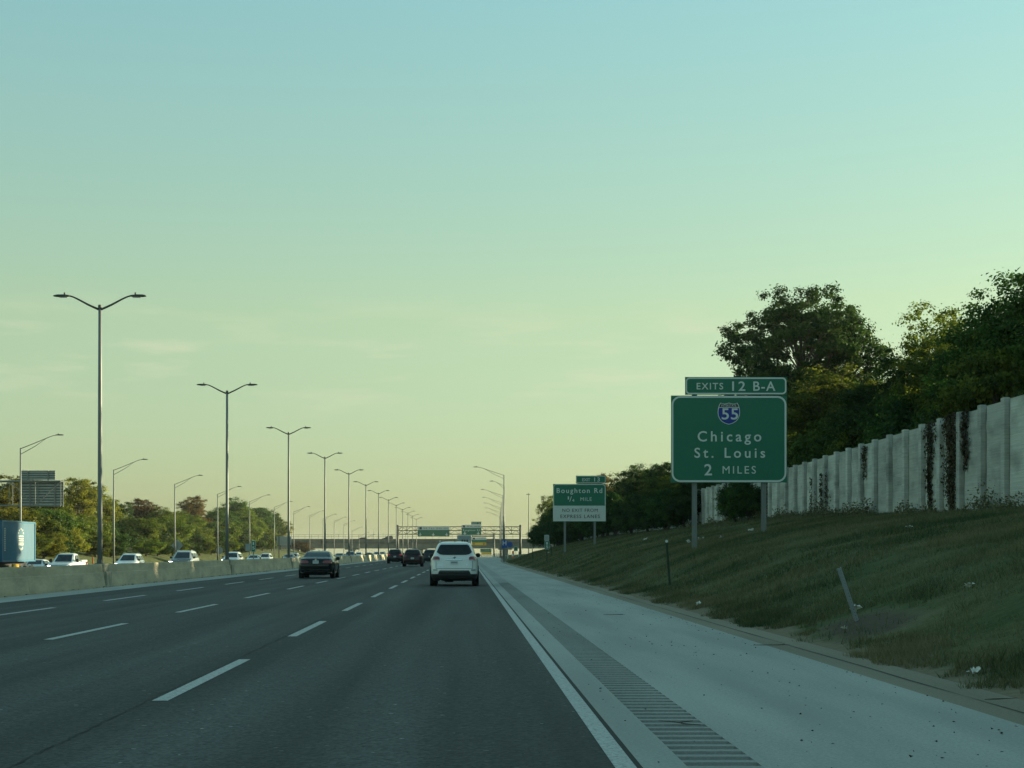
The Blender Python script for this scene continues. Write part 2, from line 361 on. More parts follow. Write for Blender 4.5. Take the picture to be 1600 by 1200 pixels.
def asphalt_mat(name, base=.056):
    m,t,b=nodes(name); N=t.nodes.new; K=t.links.new
    b.inputs['Roughness'].default_value=.82; b.inputs['Specular IOR Level'].default_value=.35
    c=N('ShaderNodeTexCoord'); s=N('ShaderNodeSeparateXYZ'); K(c.outputs['Object'],s.inputs[0])
    v=N('ShaderNodeTexVoronoi'); v.inputs['Scale'].default_value=34; K(c.outputs['Object'],v.inputs['Vector'])
    r=N('ShaderNodeValToRGB'); r.color_ramp.elements[0].position=.0; r.color_ramp.elements[1].position=1
    r.color_ramp.elements[0].color=(.30,.30,.30,1); r.color_ramp.elements[1].color=(1.5,1.5,1.5,1)
    e=r.color_ramp.elements.new(.93); e.color=(1.35,1.35,1.32,1); r.color_ramp.elements[2].color=(6.,6.,5.8,1)
    K(v.outputs['Color'],r.inputs[0])
    mp=N('ShaderNodeMapping'); mp.inputs['Scale'].default_value=(1.1,.035,1); K(c.outputs['Object'],mp.inputs[0])
    n=N('ShaderNodeTexNoise'); n.inputs['Scale'].default_value=.9; n.inputs['Detail'].default_value=5; K(mp.outputs[0],n.inputs['Vector'])
    r2=N('ShaderNodeValToRGB'); r2.color_ramp.elements[0].position=.38; r2.color_ramp.elements[1].position=.62
    r2.color_ramp.elements[0].color=(base*.60,base*.62,base*.62,1); r2.color_ramp.elements[1].color=(base*1.32,base*1.34,base*1.32,1); K(n.outputs['Fac'],r2.inputs[0])
    n3=N('ShaderNodeTexNoise'); n3.inputs['Scale'].default_value=7; n3.inputs['Detail'].default_value=6; K(c.outputs['Object'],n3.inputs['Vector'])
    r3=N('ShaderNodeValToRGB'); r3.color_ramp.elements[0].color=(.75,.75,.75,1); r3.color_ramp.elements[1].color=(1.2,1.2,1.2,1); K(n3.outputs['Fac'],r3.inputs[0])
    m1=N('ShaderNodeMix'); m1.data_type='RGBA'; m1.blend_type='MULTIPLY'; m1.inputs[0].default_value=1; K(r2.outputs[0],m1.inputs[6]); K(r.outputs[0],m1.inputs[7])
    m2=N('ShaderNodeMix'); m2.data_type='RGBA'; m2.blend_type='MULTIPLY'; m2.inputs[0].default_value=1; K(m1.outputs[2],m2.inputs[6]); K(r3.outputs[0],m2.inputs[7])
    ma=N('ShaderNodeMath'); ma.operation='MULTIPLY_ADD'; ma.inputs[1].default_value=1/3.73; ma.inputs[2].default_value=10.3/3.73; K(s.outputs[0],ma.inputs[0])
    wob=N('ShaderNodeMath'); wob.operation='MULTIPLY_ADD'; wob.inputs[1].default_value=.12; K(n.outputs['Fac'],wob.inputs[0]); K(ma.outputs[0],wob.inputs[2])
    fr=N('ShaderNodeMath'); fr.operation='FRACT'; K(wob.outputs[0],fr.inputs[0])
    rw=N('ShaderNodeValToRGB'); cw=rw.color_ramp; cw.elements[0].color=(.9,.9,.9,1); cw.elements[1].color=(.9,.9,.9,1)
    for p_,v_ in ((.12,.95),(.28,1.28),(.5,.64),(.72,1.25),(.88,.95)): q_=cw.elements.new(p_); q_.color=(v_,v_,v_,1)
    K(fr.outputs[0],rw.inputs[0])
    m4=N('ShaderNodeMix'); m4.data_type='RGBA'; m4.blend_type='MULTIPLY'; m4.inputs[0].default_value=1; K(m2.outputs[2],m4.inputs[6]); K(rw.outputs[0],m4.inputs[7])
    K(m4.outputs[2],b.inputs['Base Color'])
    bp=N('ShaderNodeBump'); bp.inputs['Strength'].default_value=.5; bp.inputs['Distance'].default_value=.008; K(v.outputs['Distance'],bp.inputs['Height']); K(bp.outputs[0],b.inputs['Normal'])
    return m
M['asphalt']=asphalt_mat('asphalt')
def concrete_mat(name,c,spots=True):
    m,t,b=nodes(name); N=t.nodes.new; K=t.links.new
    b.inputs['Roughness'].default_value=.9; b.inputs['Specular IOR Level'].default_value=.2
    cc=N('ShaderNodeTexCoord')
    mp=N('ShaderNodeMapping'); mp.inputs['Scale'].default_value=(1.2,.12,1); K(cc.outputs['Object'],mp.inputs[0])
    n=N('ShaderNodeTexNoise'); n.inputs['Scale'].default_value=.8; n.inputs['Detail'].default_value=6; K(mp.outputs[0],n.inputs['Vector'])
    n2=N('ShaderNodeTexNoise'); n2.inputs['Scale'].default_value=38; n2.inputs['Detail'].default_value=6; n2.inputs['Roughness'].default_value=.75; K(cc.outputs['Object'],n2.inputs['Vector'])
    r=N('ShaderNodeValToRGB'); r.color_ramp.elements[0].position=.3; r.color_ramp.elements[1].position=.7
    r.color_ramp.elements[0].color=tuple(x*.80 for x in c)+(1,); r.color_ramp.elements[1].color=tuple(x*1.1 for x in c)+(1,); K(n.outputs['Fac'],r.inputs[0])
    r2=N('ShaderNodeValToRGB'); r2.color_ramp.elements[0].position=.3; r2.color_ramp.elements[1].position=.7
    r2.color_ramp.elements[0].color=(.72,.72,.72,1); r2.color_ramp.elements[1].color=(1.15,1.15,1.15,1); K(n2.outputs['Fac'],r2.inputs[0])
    m1=N('ShaderNodeMix'); m1.data_type='RGBA'; m1.blend_type='MULTIPLY'; m1.inputs[0].default_value=1; K(r.outputs[0],m1.inputs[6]); K(r2.outputs[0],m1.inputs[7])
    K(m1.outputs[2],b.inputs['Base Color'])
    bp=N('ShaderNodeBump'); bp.inputs['Strength'].default_value=.3; bp.inputs['Distance'].default_value=.01; K(n2.outputs['Fac'],bp.inputs['Height']); K(bp.outputs[0],b.inputs['Normal'])
    return m
M['shoulder']=concrete_mat('shoulder concrete',(.40,.40,.365))
M['rumble']=concrete_mat('rumble concrete',(.335,.335,.31))
M['groove']=concrete_mat('grit-filled groove',(.235,.235,.22))
M['median_conc']=concrete_mat('median gutter concrete',(.42,.43,.40))
M['gutter']=concrete_mat('sandy gutter',(.26,.225,.165))
def line_mat():
    m,t,b=nodes('worn white road paint'); N=t.nodes.new; K=t.links.new
    b.inputs['Roughness'].default_value=.8
    c=N('ShaderNodeTexCoord'); n=N('ShaderNodeTexNoise'); n.inputs['Scale'].default_value=22; n.inputs['Detail'].default_value=7; n.inputs['Roughness'].default_value=.8; K(c.outputs['Object'],n.inputs['Vector'])
    r=N('ShaderNodeValToRGB'); r.color_ramp.elements[0].position=.36; r.color_ramp.elements[1].position=.52
    r.color_ramp.elements[0].color=(.12,.12,.115,1); r.color_ramp.elements[1].color=(.50,.50,.47,1); K(n.outputs['Fac'],r.inputs[0]); K(r.outputs[0],b.inputs['Base Color'])
    return m
M['line']=line_mat()
M['crack']=mat('dark joint filler',(.012,.012,.012),.9,var=.4,vscale=20)

XE=-12.75                                       # left edge of the asphalt
road=strip('road',XE,1.17,0.0,M['asphalt'],nx_=4)
strip('median_gutter',-14.35,XE,.003,M['median_conc'])
road2=strip('oncoming_road',-35.4,-14.9,.012,M['asphalt'],zf=lambda x,y:oncoming_z(x)+float(dropz(y)),nx_=6)
strip('exit_lane',1.17,lambda y:1.17+float(widen(y))*.8,-.002,M['asphalt'],ys=[y for y in YS if y>=190])
# painted markings: sheets 4 mm above the asphalt
def marking(name,x0,x1,y0,y1,parent,ragged=False):
    b=MB(); zs=.004
    n=max(1,int((y1-y0)/1.0)); pts=[y0+(y1-y0)*i/n for i in range(n+1)]
    for a,c in zip(pts[:-1],pts[1:]): b.add([(x0,a,zs+float(dropz(a))),(x1,a,zs+float(dropz(a))),(x1,c,zs+float(dropz(c))),(x0,c,zs+float(dropz(c)))],[(0,1,2,3)])
    return b.build(name,M['line'],parent)
CYC,DL=11.85,6.0
for lx,off in ((-2.87,3.75),(-6.64,2.75),(-10.3,0.05)):
    k=0
    while off+k*CYC<300:
        y0=off+k*CYC
        if y0>2: marking('lane_dash',lx-.075,lx+.075,y0,y0+DL,road)
        k+=1
el=strip('edge_line',.965,1.105,.004,M['line'],ys=[y for y in YS if y<=470],parent=road,kind=None)
strip('joint_gap',1.105,1.15,.003,M['crack'],ys=[y for y in YS if y<=300],parent=road,kind=None)
# longitudinal crack along the first lane line
b=MB(); y=6.; xx=-2.98
prev=None
while y<60:
    xx=-2.98+.015*math.sin(y*.7)+random.uniform(-.022,.022); wd=random.uniform(.001,.017)
    cur=[(xx-wd,y,.0035),(xx+wd,y,.0035)]
    if prev: b.add(prev+cur[::-1],[(0,1,2,3)])
    prev=cur; y+=random.uniform(.05,.2)
b.build('crack',M['crack'],road)

SR=lambda y:4.48+float(widen(y))
sh=strip('shoulder',1.93,SR,.004,M['shoulder'],nx_=3)
strip('shoulder_edge',1.145,1.44,.004,M['shoulder'])
# milled rumble strip: real grooves near the camera, flat further on
b=MB(); ry0,ry1=8.0,75.0; y=ry0; rows=[]
while y<ry1:
    for t_,dz in ((0,0),(.10,0),(.12,-.020),(.16,-.030),(.225,-.030),(.265,-.020),(.285,0)): rows.append((y+t_,dz))
    y+=.305
V=[];F=[]
for yy,dz in rows: V+= [(1.44,yy,.004+dz),(1.93,yy,.004+dz)]
for j in range(len(rows)-1): a=2*j; F.append((a,a+1,a+3,a+2))
nb=len(V)
for yy,dz in rows: V+=[(1.44,yy,.0042),(1.93,yy,.0042)]
for j in range(len(rows)-1):
    a=2*j; F.append((a,nb+a,nb+a+2,a+2)); F.append((a+1,nb+a+1,nb+a+3,a+3))
me=bpy.data.meshes.new('rumble_strip'); me.from_pydata(V,[],F); me.materials.append(M['rumble']); me.materials.append(M['groove'])
for p_ in me.polygons:
    if min(V[i_][2] for i_ in p_.vertices)<-.012: p_.material_index=1
tag(link_mesh('rumble_strip',me),kind='structure')
strip('rumble_strip_far',1.44,1.93,.003,M['rumble'],ys=[75]+[y for y in YS if 75<y<=470])
strip('rumble_strip_near',1.44,1.93,.003,M['rumble'],ys=[-40,-20,0,8])
# gutter: two slightly dished courses with a joint between
strip('gutter',SR,lambda y:5.16+float(widen(y)),-.004,M['gutter'],zf=lambda x,y:float(dropz(y))+.028*max(0,(x-widen(y)-4.48))/.68,nx_=3)
strip('gutter_joint',lambda y:4.79+float(widen(y))+.012*math.sin(y*2),lambda y:4.81+float(widen(y))+.012*math.sin(y*2.3),.013,M['crack'],ys=[y for y in YS if y<=200])

# ------------------------------------------------------------------ foliage builders
def unit(n,rng):
    v=rng.normal(size=(n,3)); return v/np.linalg.norm(v,axis=1,keepdims=True)
def leaf_quads(pos,nrm,size,rng):
    """kite shaped leaves at pos with normals nrm"""
    n=len(pos); a=unit(n,rng); u=np.cross(nrm,a); u/=np.linalg.norm(u,axis=1,keepdims=True)+1e-9; v=np.cross(nrm,u)
    s=size[:,None]; w_=s*.34
    bend=nrm*s*.12
    return np.stack([pos-u*s*.5, pos-u*s*.05+v*w_+bend, pos+u*s*.5, pos-u*s*.05-v*w_+bend],axis=1)

def make_crown(name,seed,lobes,n_clump,per,leaf,clump_r,m,branches=True,trunk_r=.2,base=(0,0,0),fork=None):
    rng=np.random.default_rng(seed); pos=[];nr=[];tn=[];tips=[]
    vol=np.array([l[3]*l[4]*l[5] for l in lobes])**.72; share=vol/vol.sum()
    for l,sh_ in zip(lobes,share):
        k=max(3,int(n_clump*1.45*sh_)); d=unit(k,rng); rad=rng.random(k)**.40*np.where(rng.random(k)<.16,1.07,1.0)
        c=np.array(l[:3])+d*rad[:,None]*np.array(l[3:6])
        tips.append((np.array(l[:3]),c[:min(4,k)]))
        for i in range(k):
            m_=int(per*.70*rng.uniform(.45,1.5)); cr_=clump_r*rng.uniform(.5,1.15)*(.6 if rad[i]>1.02 else 1)
            q=rng.normal(size=(m_,3))*np.array([cr_,cr_,cr_*.62])*.44+c[i]
            pos.append(q)
            o=(q-c[i]); o/=np.linalg.norm(o,axis=1,keepdims=True)+1e-6
            nn=o*.6+d[i]*.35+np.array([0,0,.45])+unit(m_,rng)*.8
            nr.append(nn/np.linalg.norm(nn,axis=1,keepdims=True))
            tn.append(np.clip(rng.uniform(.0,.85)+rng.normal(size=m_)*.14,0,1))
    pos=np.concatenate(pos); nr=np.concatenate(nr); tn=np.concatenate(tn)
    Q=leaf_quads(pos,nr,leaf*rng.uniform(.6,1.35,len(pos)),rng)
    crown=poly_mesh(name+' crown',Q,m,tn)
    b=MB(); fork_z=fork if fork else min(l[2]-l[5]*.6 for l in lobes)
    fp=(base[0]+rng.normal()*.15,base[1]+rng.normal()*.15,fork_z)
    b.tube([base,(base[0]+.05,base[1],fork_z*.5),fp],[trunk_r*1.35,trunk_r,trunk_r*.85],8)
    for lc,cs in tips:
        mid=(np.array(fp)+lc)/2+rng.normal(size=3)*.25
        b.tube([fp,mid,lc],[trunk_r*.6,trunk_r*.38,trunk_r*.2],6)
        for c in cs: b.tube([mid,(mid+c)/2+rng.normal(size=3)*.15,c],[trunk_r*.25,trunk_r*.15,trunk_r*.05],5)
    return crown,b.mesh(name+' trunk',M['trunk'],True)

def rand_lobes(rng,h,r,cb,n):
    """lobes of a crown of radius r between heights cb and h"""
    out=[]; cz=(h+cb)/2; rz=(h-cb)/2
    for i in range(n):
        a=2*math.pi*i/n+rng.uniform(-.4,.4); q=rng.uniform(.35,.68); zz=rng.uniform(-.62,.62)
        k=math.sqrt(max(.1,1-zz*zz))
        rr=rng.uniform(.34,.50)
        out.append((math.cos(a)*r*q*k,math.sin(a)*r*q*k,cz+zz*rz,r*rr,r*rr,rz*rr*1.05))
    out.append((0,0,cz+.52*rz,r*.45,r*.45,rz*.45)); out.append((0,0,cz-.1*rz,r*.55,r*.55,rz*.55))
    return out

M['leaf_green']=leaf_mat('green leaves',(.022,.052,.010),(.100,.165,.025),trans=.42)
M['leaf_dark']=leaf_mat('dark green leaves',(.015,.040,.009),(.072,.120,.021),trans=.4)
M['leaf_yellow']=leaf_mat('yellowing leaves',(.065,.082,.011),(.32,.30,.034),trans=.52)
M['leaf_brown']=leaf_mat('russet leaves',(.060,.050,.016),(.19,.11,.034),trans=.4)
M['leaf_mid']=leaf_mat('mid green leaves',(.042,.078,.011),(.20,.235,.028),trans=.52)
M['leaf_ivy']=leaf_mat('ivy leaves',(.020,.024,.012),(.11,.075,.045),trans=.15)

PROT={}
def proto(key,seed,h,r,cb,n,clumps,per,leaf,cr_,m):
    rng=np.random.default_rng(seed)
    PROT[key]=(make_crown(key,seed,rand_lobes(rng,h,r,cb,n),clumps,per,leaf,cr_,M[m],trunk_r=.18),h,r)
proto('green_a',1,12,4.2,3.0,9,300,130,.175,.75,'leaf_green')
proto('green_b',2,12,3.6,2.2,10,290,130,.175,.70,'leaf_green')
proto('mid_a',3,12,3.8,2.0,10,290,125,.175,.70,'leaf_mid')
proto('dark_a',4,12,4.0,1.5,10,310,130,.175,.75,'leaf_dark')
proto('yellow_a',5,12,3.6,2.5,9,250,105,.18,.66,'leaf_yellow')
proto('brown_a',6,12,3.6,2.5,9,260,110,.175,.68,'leaf_brown')
proto('bush_a',7,5,2.9,.1,9,240,115,.165,.62,'leaf_green')
proto('bush_b',8,5,2.9,.1,9,240,115,.165,.62,'leaf_dark')
proto('bush_c',9,5,2.9,.1,9,230,110,.165,.62,'leaf_mid')
proto('bush_y',10,5,2.8,.1,9,210,100,.17,.60,'leaf_yellow')
proto('sparse',12,12,3.4,3.0,8,140,75,.17,.60,'leaf_mid')

def tree(key,x,y,top,radius,label,group=None,name='tree',cat='tree',rz=None,ground=None):
    (cm,tm),h,r=PROT[key]
    z0=(g(x,y) if ground is None else ground)-.1
    o=empty(name,(x,y,z0),random.uniform(0,6.28) if rz is None else rz)
    sz=(top-z0)/h; sr=radius/r; o.scale=(sr,sr,sz)
    c=link_mesh('crown',cm,None,o); t=link_mesh('trunk',tm,None,o)
    tag(o,label,cat,group)
    return o

# ------------------------------------------------------------------ noise wall
XW=18.0
def wall_top(y): return float(np.interp(y,[-15,53.7,90.6,127,165,200,300],[6.8,6.48,6.06,6.14,6.05,6.0,5.4]))
def wall_mat(name,c,dark=1.0):
    m,t,b=nodes(name); N=t.nodes.new; K=t.links.new
    b.inputs['Roughness'].default_value=.95; b.inputs['Specular IOR Level'].default_value=.15
    cc=N('ShaderNodeTexCoord'); oi=N('ShaderNodeObjectInfo')
    va=N('ShaderNodeVectorMath'); va.operation='ADD'; K(cc.outputs['Object'],va.inputs[0])
    mo=N('ShaderNodeMath'); mo.operation='MULTIPLY'; mo.inputs[1].default_value=37.; K(oi.outputs['Random'],mo.inputs[0]); K(mo.outputs[0],va.inputs[1])
    mp=N('ShaderNodeMapping'); mp.inputs['Scale'].default_value=(1.,.30,15.); K(va.outputs[0],mp.inputs[0])
    n=N('ShaderNodeTexNoise'); n.inputs['Scale'].default_value=1.6; n.inputs['Detail'].default_value=7; n.inputs['Roughness'].default_value=.62; K(mp.outputs[0],n.inputs['Vector'])
    n2=N('ShaderNodeTexNoise'); n2.inputs['Scale'].default_value=1.3; n2.inputs['Detail'].default_value=7; mp2=N('ShaderNodeMapping'); mp2.inputs['Scale'].default_value=(1.,.4,1.); K(va.outputs[0],mp2.inputs[0]); K(mp2.outputs[0],n2.inputs['Vector'])
    r=N('ShaderNodeValToRGB'); r.color_ramp.elements[0].position=.30; r.color_ramp.elements[1].position=.56
    r.color_ramp.elements[0].color=tuple(x*.56 for x in c)+(1,); r.color_ramp.elements[1].color=tuple(x for x in c)+(1,); K(n2.outputs['Fac'],r.inputs[0])
    r2=N('ShaderNodeValToRGB'); r2.color_ramp.elements[0].position=.33; r2.color_ramp.elements[1].position=.6
    r2.color_ramp.elements[0].color=(.80,.80,.80,1); r2.color_ramp.elements[1].color=(1.04,1.04,1.04,1); K(n.outputs['Fac'],r2.inputs[0])
    m1=N('ShaderNodeMix'); m1.data_type='RGBA'; m1.blend_type='MULTIPLY'; m1.inputs[0].default_value=1; K(r.outputs[0],m1.inputs[6]); K(r2.outputs[0],m1.inputs[7])
    mr=N('ShaderNodeMapRange'); mr.inputs[3].default_value=.82; mr.inputs[4].default_value=1.1; K(oi.outputs['Random'],mr.inputs[0])
    hs=N('ShaderNodeHueSaturation'); K(m1.outputs[2],hs.inputs['Color']); K(mr.outputs[0],hs.inputs['Value'])
    K(hs.outputs[0],b.inputs['Base Color'])
    bp=N('ShaderNodeBump'); bp.inputs['Strength'].default_value=.8; bp.inputs['Distance'].default_value=.03; K(n.outputs['Fac'],bp.inputs['Height']); K(bp.outputs[0],b.inputs['Normal'])
    return m
M['wall_panel']=wall_mat('striated precast panel',(.56,.56,.50))
M['wall_post']=wall_mat('smooth precast post',(.54,.54,.49))
nw=empty('noise_wall',(XW,90,0)); tag(nw,'long pale concrete noise wall of ribbed panels and posts atop the grassy bank','wall')
pb=MB()
H_=5.0; S_=2.52
# panel: slightly uneven front relief from a coarse grid
rng=np.random.default_rng(5); pv=[];pf=[]; ny,nzz=8,14
for j in range(nzz+1):
    for i in range(ny+1): pv.append((-.012*abs(rng.normal()) if 0<j<nzz else 0.,-S_/2+.32+(S_-.64)*i/ny,-H_+H_*j/nzz))
for j in range(nzz):
    for i in range(ny): a=j*(ny+1)+i; pf.append((a,a+ny+1,a+ny+2,a+1))
pb.add(pv,pf); pb.box(.0,.16,-S_/2+.32,S_/2-.32,-H_,-.001)
panel_me=pb.mesh('panel',M['wall_panel'])
qb=MB().bbox(-.17,.03,-.18,.18,-H_,.06,.012); qb.box(.0302,.16,-.06,.06,-H_,.04); qb.bbox(.161,.26,-.40,.40,-H_,.05,.012); post_me=qb.mesh('post',M['wall_post'])
k0=int((-12-90.6)/S_); k1=int((300-90.6)/S_)  # wall extended out of view at both ends to block low sun
for k in range(k0,k1+1):
    yp=90.6+S_*k
    o=link_mesh('post',post_me,None,nw); o.location=(0,yp-90,wall_top(yp))
    o=link_mesh('panel',panel_me,None,nw); o.location=(random.uniform(-.01,.01),yp+S_/2-90,wall_top(yp+S_/2)-random.uniform(.0,.015))

# ivy and vines hanging on the wall
def ivy(y,z0,z1,width,n,label,seed,skew=0.,proud=.05):
    rng=np.random.default_rng(seed); t=rng.random(n)**.8; z=z0+(z1-z0)*t
    wv=width*(.35+.65*t if z0>4 or z1>5.8 else 1.1-.6*t)
    yy=y+rng.standard_t(2.2,size=n).clip(-4,4)*wv*.36+skew*(1-t)+.16*np.sin(z*3.+seed)*wv
    onpost=np.abs(((yy-90.6+S_/2)%S_)-S_/2)<.17
    x=XW-rng.random(n)*.10-proud+np.where(onpost,-.18,0.)
    nn=np.stack([-np.ones(n),rng.normal(size=n)*.5,rng.normal(size=n)*.5],1); nn/=np.linalg.norm(nn,axis=1,keepdims=True)
    cz=g(XW,y)
    P=np.stack([x-XW,yy-y,z-cz],1)
    Q=leaf_quads(P,nn,rng.uniform(.07,.17,n),rng)
    o=link_mesh('ivy',poly_mesh('ivy',Q,M['leaf_ivy'],np.clip(rng.normal(size=n)*.25+.4,0,1))); o.location=(XW,y,cz)
    tag(o,label,'ivy',group='ivy clinging to the noise wall')
def wy(px): return FPX*XW/(px-VPX)
ivy(wy(1456),3.0,6.35,.62,950,'dark ivy streaming down a wall post, next to the widest ivy curtain',1)
ivy(wy(1490),2.9,6.45,1.15,1900,'widest dark curtain of ivy hanging from the noise wall top between two posts',2)
ivy(wy(1512),4.3,6.45,.5,420,'short ivy trail at the top of a wall post, just beside the widest ivy curtain',3)
ivy(wy(1354),4.6,6.15,.4,220,'small ivy clump at the top of a slim wall post in mid wall',4)
ivy(wy(1291),3.2,5.3,.9,520,'low ivy climbing a wall panel just beyond the large green sign',5)
ivy(wy(1273),3.3,5.2,.6,260,'narrow low ivy on the wall panel closest to the large green sign',6)
ivy(wy(1200),3.4,6.1,.7,500,'ivy covering wall panels behind the posts of the large green sign',8)
ivy(wy(1138),3.4,6.1,.8,700,'ivy patch on the wall seen under the large green sign',9)

# ------------------------------------------------------------------ grass and weeds
def grass_field(name,x0,x1,y0,y1,n,hmin,hmax,wid,seed,edge=True,label=None):
    rng=np.random.default_rng(seed)
    X=x0+(x1-x0)*rng.random(n); Y=y0+(y1-y0)*rng.random(n)**1.15
    def lump(a,b,f,s): return np.sin(a*f+s)*np.sin(b*f*.7+s*1.7)+.5*np.sin(a*f*2.3+b*f*1.9+s)
    keep=np.ones(n,bool)
    if edge:
        lim=5.36+.26*lump(X*0,Y,1.9,1)+.20*np.sin(Y*.53)+.13*np.sin(Y*5.1)+.07*np.sin(Y*13.)+rng.normal(size=n)*.05; lim=np.maximum(lim,5.02)
        keep&=(X-widen(Y))>lim
        d=np.hypot((X-6.15)*1.3,(Y-25.6)*.40); keep&=(d>1.05+.25*lump(X,Y,3.,1.))|(rng.random(n)<.07)
    X=X[keep];Y=Y[keep]; n=len(X); Z=gz(X,Y)
    dry=np.clip(.42+.30*lump(X,Y,.42,3.)+.24*lump(X,Y,1.3,1.)+.16*lump(X,Y,4.1,2.)+rng.normal(size=n)*.20,0,1)
    clump=np.clip(.75+.35*lump(X,Y,2.6,2.)+.25*lump(X,Y,.8,5.),.3,1.6)
    h=(hmin+(hmax-hmin)*rng.random(n)**1.6)*clump; a=rng.random(n)*6.283; lean=rng.normal(size=(n,2))*.45
    w2=wid*rng.uniform(.5,1.3,n)
    bl=np.stack([X-np.cos(a)*w2,Y-np.sin(a)*w2,Z-.01],1); br=np.stack([X+np.cos(a)*w2,Y+np.sin(a)*w2,Z-.01],1)
    tp=np.stack([X+lean[:,0]*h,Y+lean[:,1]*h,Z+h],1)
    me=poly_mesh(name,np.stack([bl,br,tp],1),M['blade'],dry)
    o=link_mesh(name,me); tag(o,label,'grass',kind='stuff'); return o
M['blade']=leaf_mat('grass blades',(.044,.072,.027),(.22,.19,.105),trans=.25,objvar=0.)
grass_field('grass',5.0,17.8,11,34,190000,.05,.15,.006,1,label='mown green grass on the bank beside the shoulder, close up')
grass_field('grass',5.0,17.8,34,90,150000,.06,.17,.011,2,label='mown green grass on the bank beneath the large green sign')
grass_field('grass',5.0,17.8,90,230,90000,.08,.20,.022,3,label='distant mown grass on the bank around the white and green sign')
grass_field('dry_stalks',5.6,17.6,14,80,5200,.14,.42,.004,9,label='sparse taller dry stalks standing out of the mown bank')
# rank weeds at the foot of the wall
def weeds(name,x0,x1,y0,y1,n,hm,seed,label):
    rng=np.random.default_rng(seed); Y=y0+(y1-y0)*rng.random(n); X=x0+(x1-x0)*rng.random(n)
    pk=np.clip(np.sin(Y*.7)+np.sin(Y*1.9+1)+.6*np.sin(Y*.23+2),-.2,2)/2
    Z=gz(X,Y); h=hm*(.15+pk)*rng.random(n); ok=h>.06; X,Y,Z,h=X[ok],Y[ok],Z[ok],h[ok]; n=len(X)
    P=np.stack([X+rng.normal(size=n)*.06,Y+rng.normal(size=n)*.1,Z+h*rng.random(n)],1)
    Q=leaf_quads(P,unit(n,rng),rng.uniform(.05,.14,n),rng)
    tag(link_mesh(name,poly_mesh(name,Q,M['blade'],np.clip(rng.normal(size=n)*.25+.55,0,1))),label,'weeds',kind='stuff')
weeds('weeds',17.2,17.85,20,130,26000,1.0,4,'rank dry weeds along the foot of the noise wall')
grass_field('grass_tufts',5.0,6.1,12,60,24000,.08,.21,.007,6,label='taller grass tufts straggling along the gutter edge')

# ------------------------------------------------------------------ debris on the shoulder
def debris(name,spots,smin,smax,m,label,seed):
    rng=np.random.default_rng(seed); T=[]
    for x,y,z in spots:
        s=rng.uniform(smin,smax); c=np.array([x,y,z+s*.25]); d=unit(4,rng)*np.array([s,s*1.3,s*.35])
        d[0]=[0,0,s*.4]
        for i,j,k in ((0,1,2),(0,2,3),(0,3,1),(1,3,2)): T.append([c+d[i],c+d[j],c+d[k]])
    tag(link_mesh(name,poly_mesh(name,np.array(T),m)),label,'debris',kind='stuff')
M['debris']=mat('dark leaf litter',(.022,.018,.012),.9)
M['paper']=mat('litter paper',(.62,.62,.58),.8)
sp=[]
rg=np.random.default_rng(3)
for i in range(520):
    y=8.5+60*rg.random()**1.7; x=rg.choice([rg.uniform(2.0,4.45),rg.normal(3.3,.5),rg.uniform(4.1,4.5)]); sp.append((float(np.clip(x,1.95,4.46)),y,.004))
for i in range(45): sp.append((rg.uniform(1.2,1.9),8.5+30*rg.random(),.004))
debris('debris',sp,.007,.023,M['debris'],'dark leaf crumbs and grit scattered over the concrete shoulder',2)
sp=[(rg.uniform(-14.3,-14.0),20+200*rg.random(),.01) for i in range(700)]
debris('debris',sp,.02,.07,M['debris'],'dark dirt and weeds gathered at the foot of the median barrier',3)
# twigs
def twig(x,y,ang,ln,label):
    b=MB(); p=[(math.cos(ang)*ln*t_+.03*math.sin(t_*9),math.sin(ang)*ln*t_,.012) for t_ in (-.5,-.2,.1,.3,.5)]
    b.tube(p,[.003,.005,.006,.004,.002],5); b.tube([p[2],(p[2][0]+.12,p[2][1]+.05,.02)],[.006,.003],5)
    o=b.build('twig',M['trunk']); o.location=(x,y,.01); tag(o,label,'twig',group='twigs lying on the shoulder')
twig(3.25,36.5,.15,.55,'dark twig lying on the middle of the concrete shoulder'); twig(4.52,24.6,.1,.62,'dark forked twig at the gutter edge below the leaning post')
twig(5.05,15.6,.3,.5,'dry twig in the sandy gutter close to the camera'); twig(1.72,13.4,2.2,.4,'crooked twig lying on the rumble strip')
# litter
lit_seed=0
def scrap(px,py,size,label):
    size*=.62
    """a crumpled scrap on the bank where the line of sight meets it"""
    global lit_seed; lit_seed+=1
    lo=8.;
    for i in range(4000):
        Y=8+i*.05; X,Z=pz(px,py,Y)
        if Z<=g(X,Y)+.03: break
    rng=np.random.default_rng(lit_seed+50); bm=bmesh.new()
    n=6; vs_=[[bm.verts.new(((i/(n-1)-.5)*size+rng.normal()*size*.06,(j/(n-1)-.5)*size*.7+rng.normal()*size*.06,abs(rng.normal())*size*.22)) for i in range(n)] for j in range(n)]
    for j in range(n-1):
        for i in range(n-1): bm.faces.new((vs_[j][i],vs_[j][i+1],vs_[j+1][i+1],vs_[j+1][i]))
    me=bpy.data.meshes.new('litter'); bm.to_mesh(me); bm.free()
    o=link_mesh('litter',me,M['paper']); o.location=(X,Y,g(X,Y)+.06); o.rotation_euler=(.5,rng.uniform(-.2,.2),rng.uniform(0,6))
    tag(o,label,'litter',group='paper litter on the grass bank')
scrap(1337,955,.30,'crumpled white scrap beside the foot of the leaning metal post')
scrap(1318,985,.14,'small white scrap on the bare soil below the leaning metal post')
scrap(1515,919,.20,'white scrap alone on the grass right of the leaning metal post')
scrap(1523,1055,.22,'white scrap at the grass edge close to the camera by the gutter')
scrap(1092,946,.24,'white scrap on the gutter edge below the short dark marker post')
scrap(1420,826,.25,'tiny white scrap high on the grass below the noise wall')
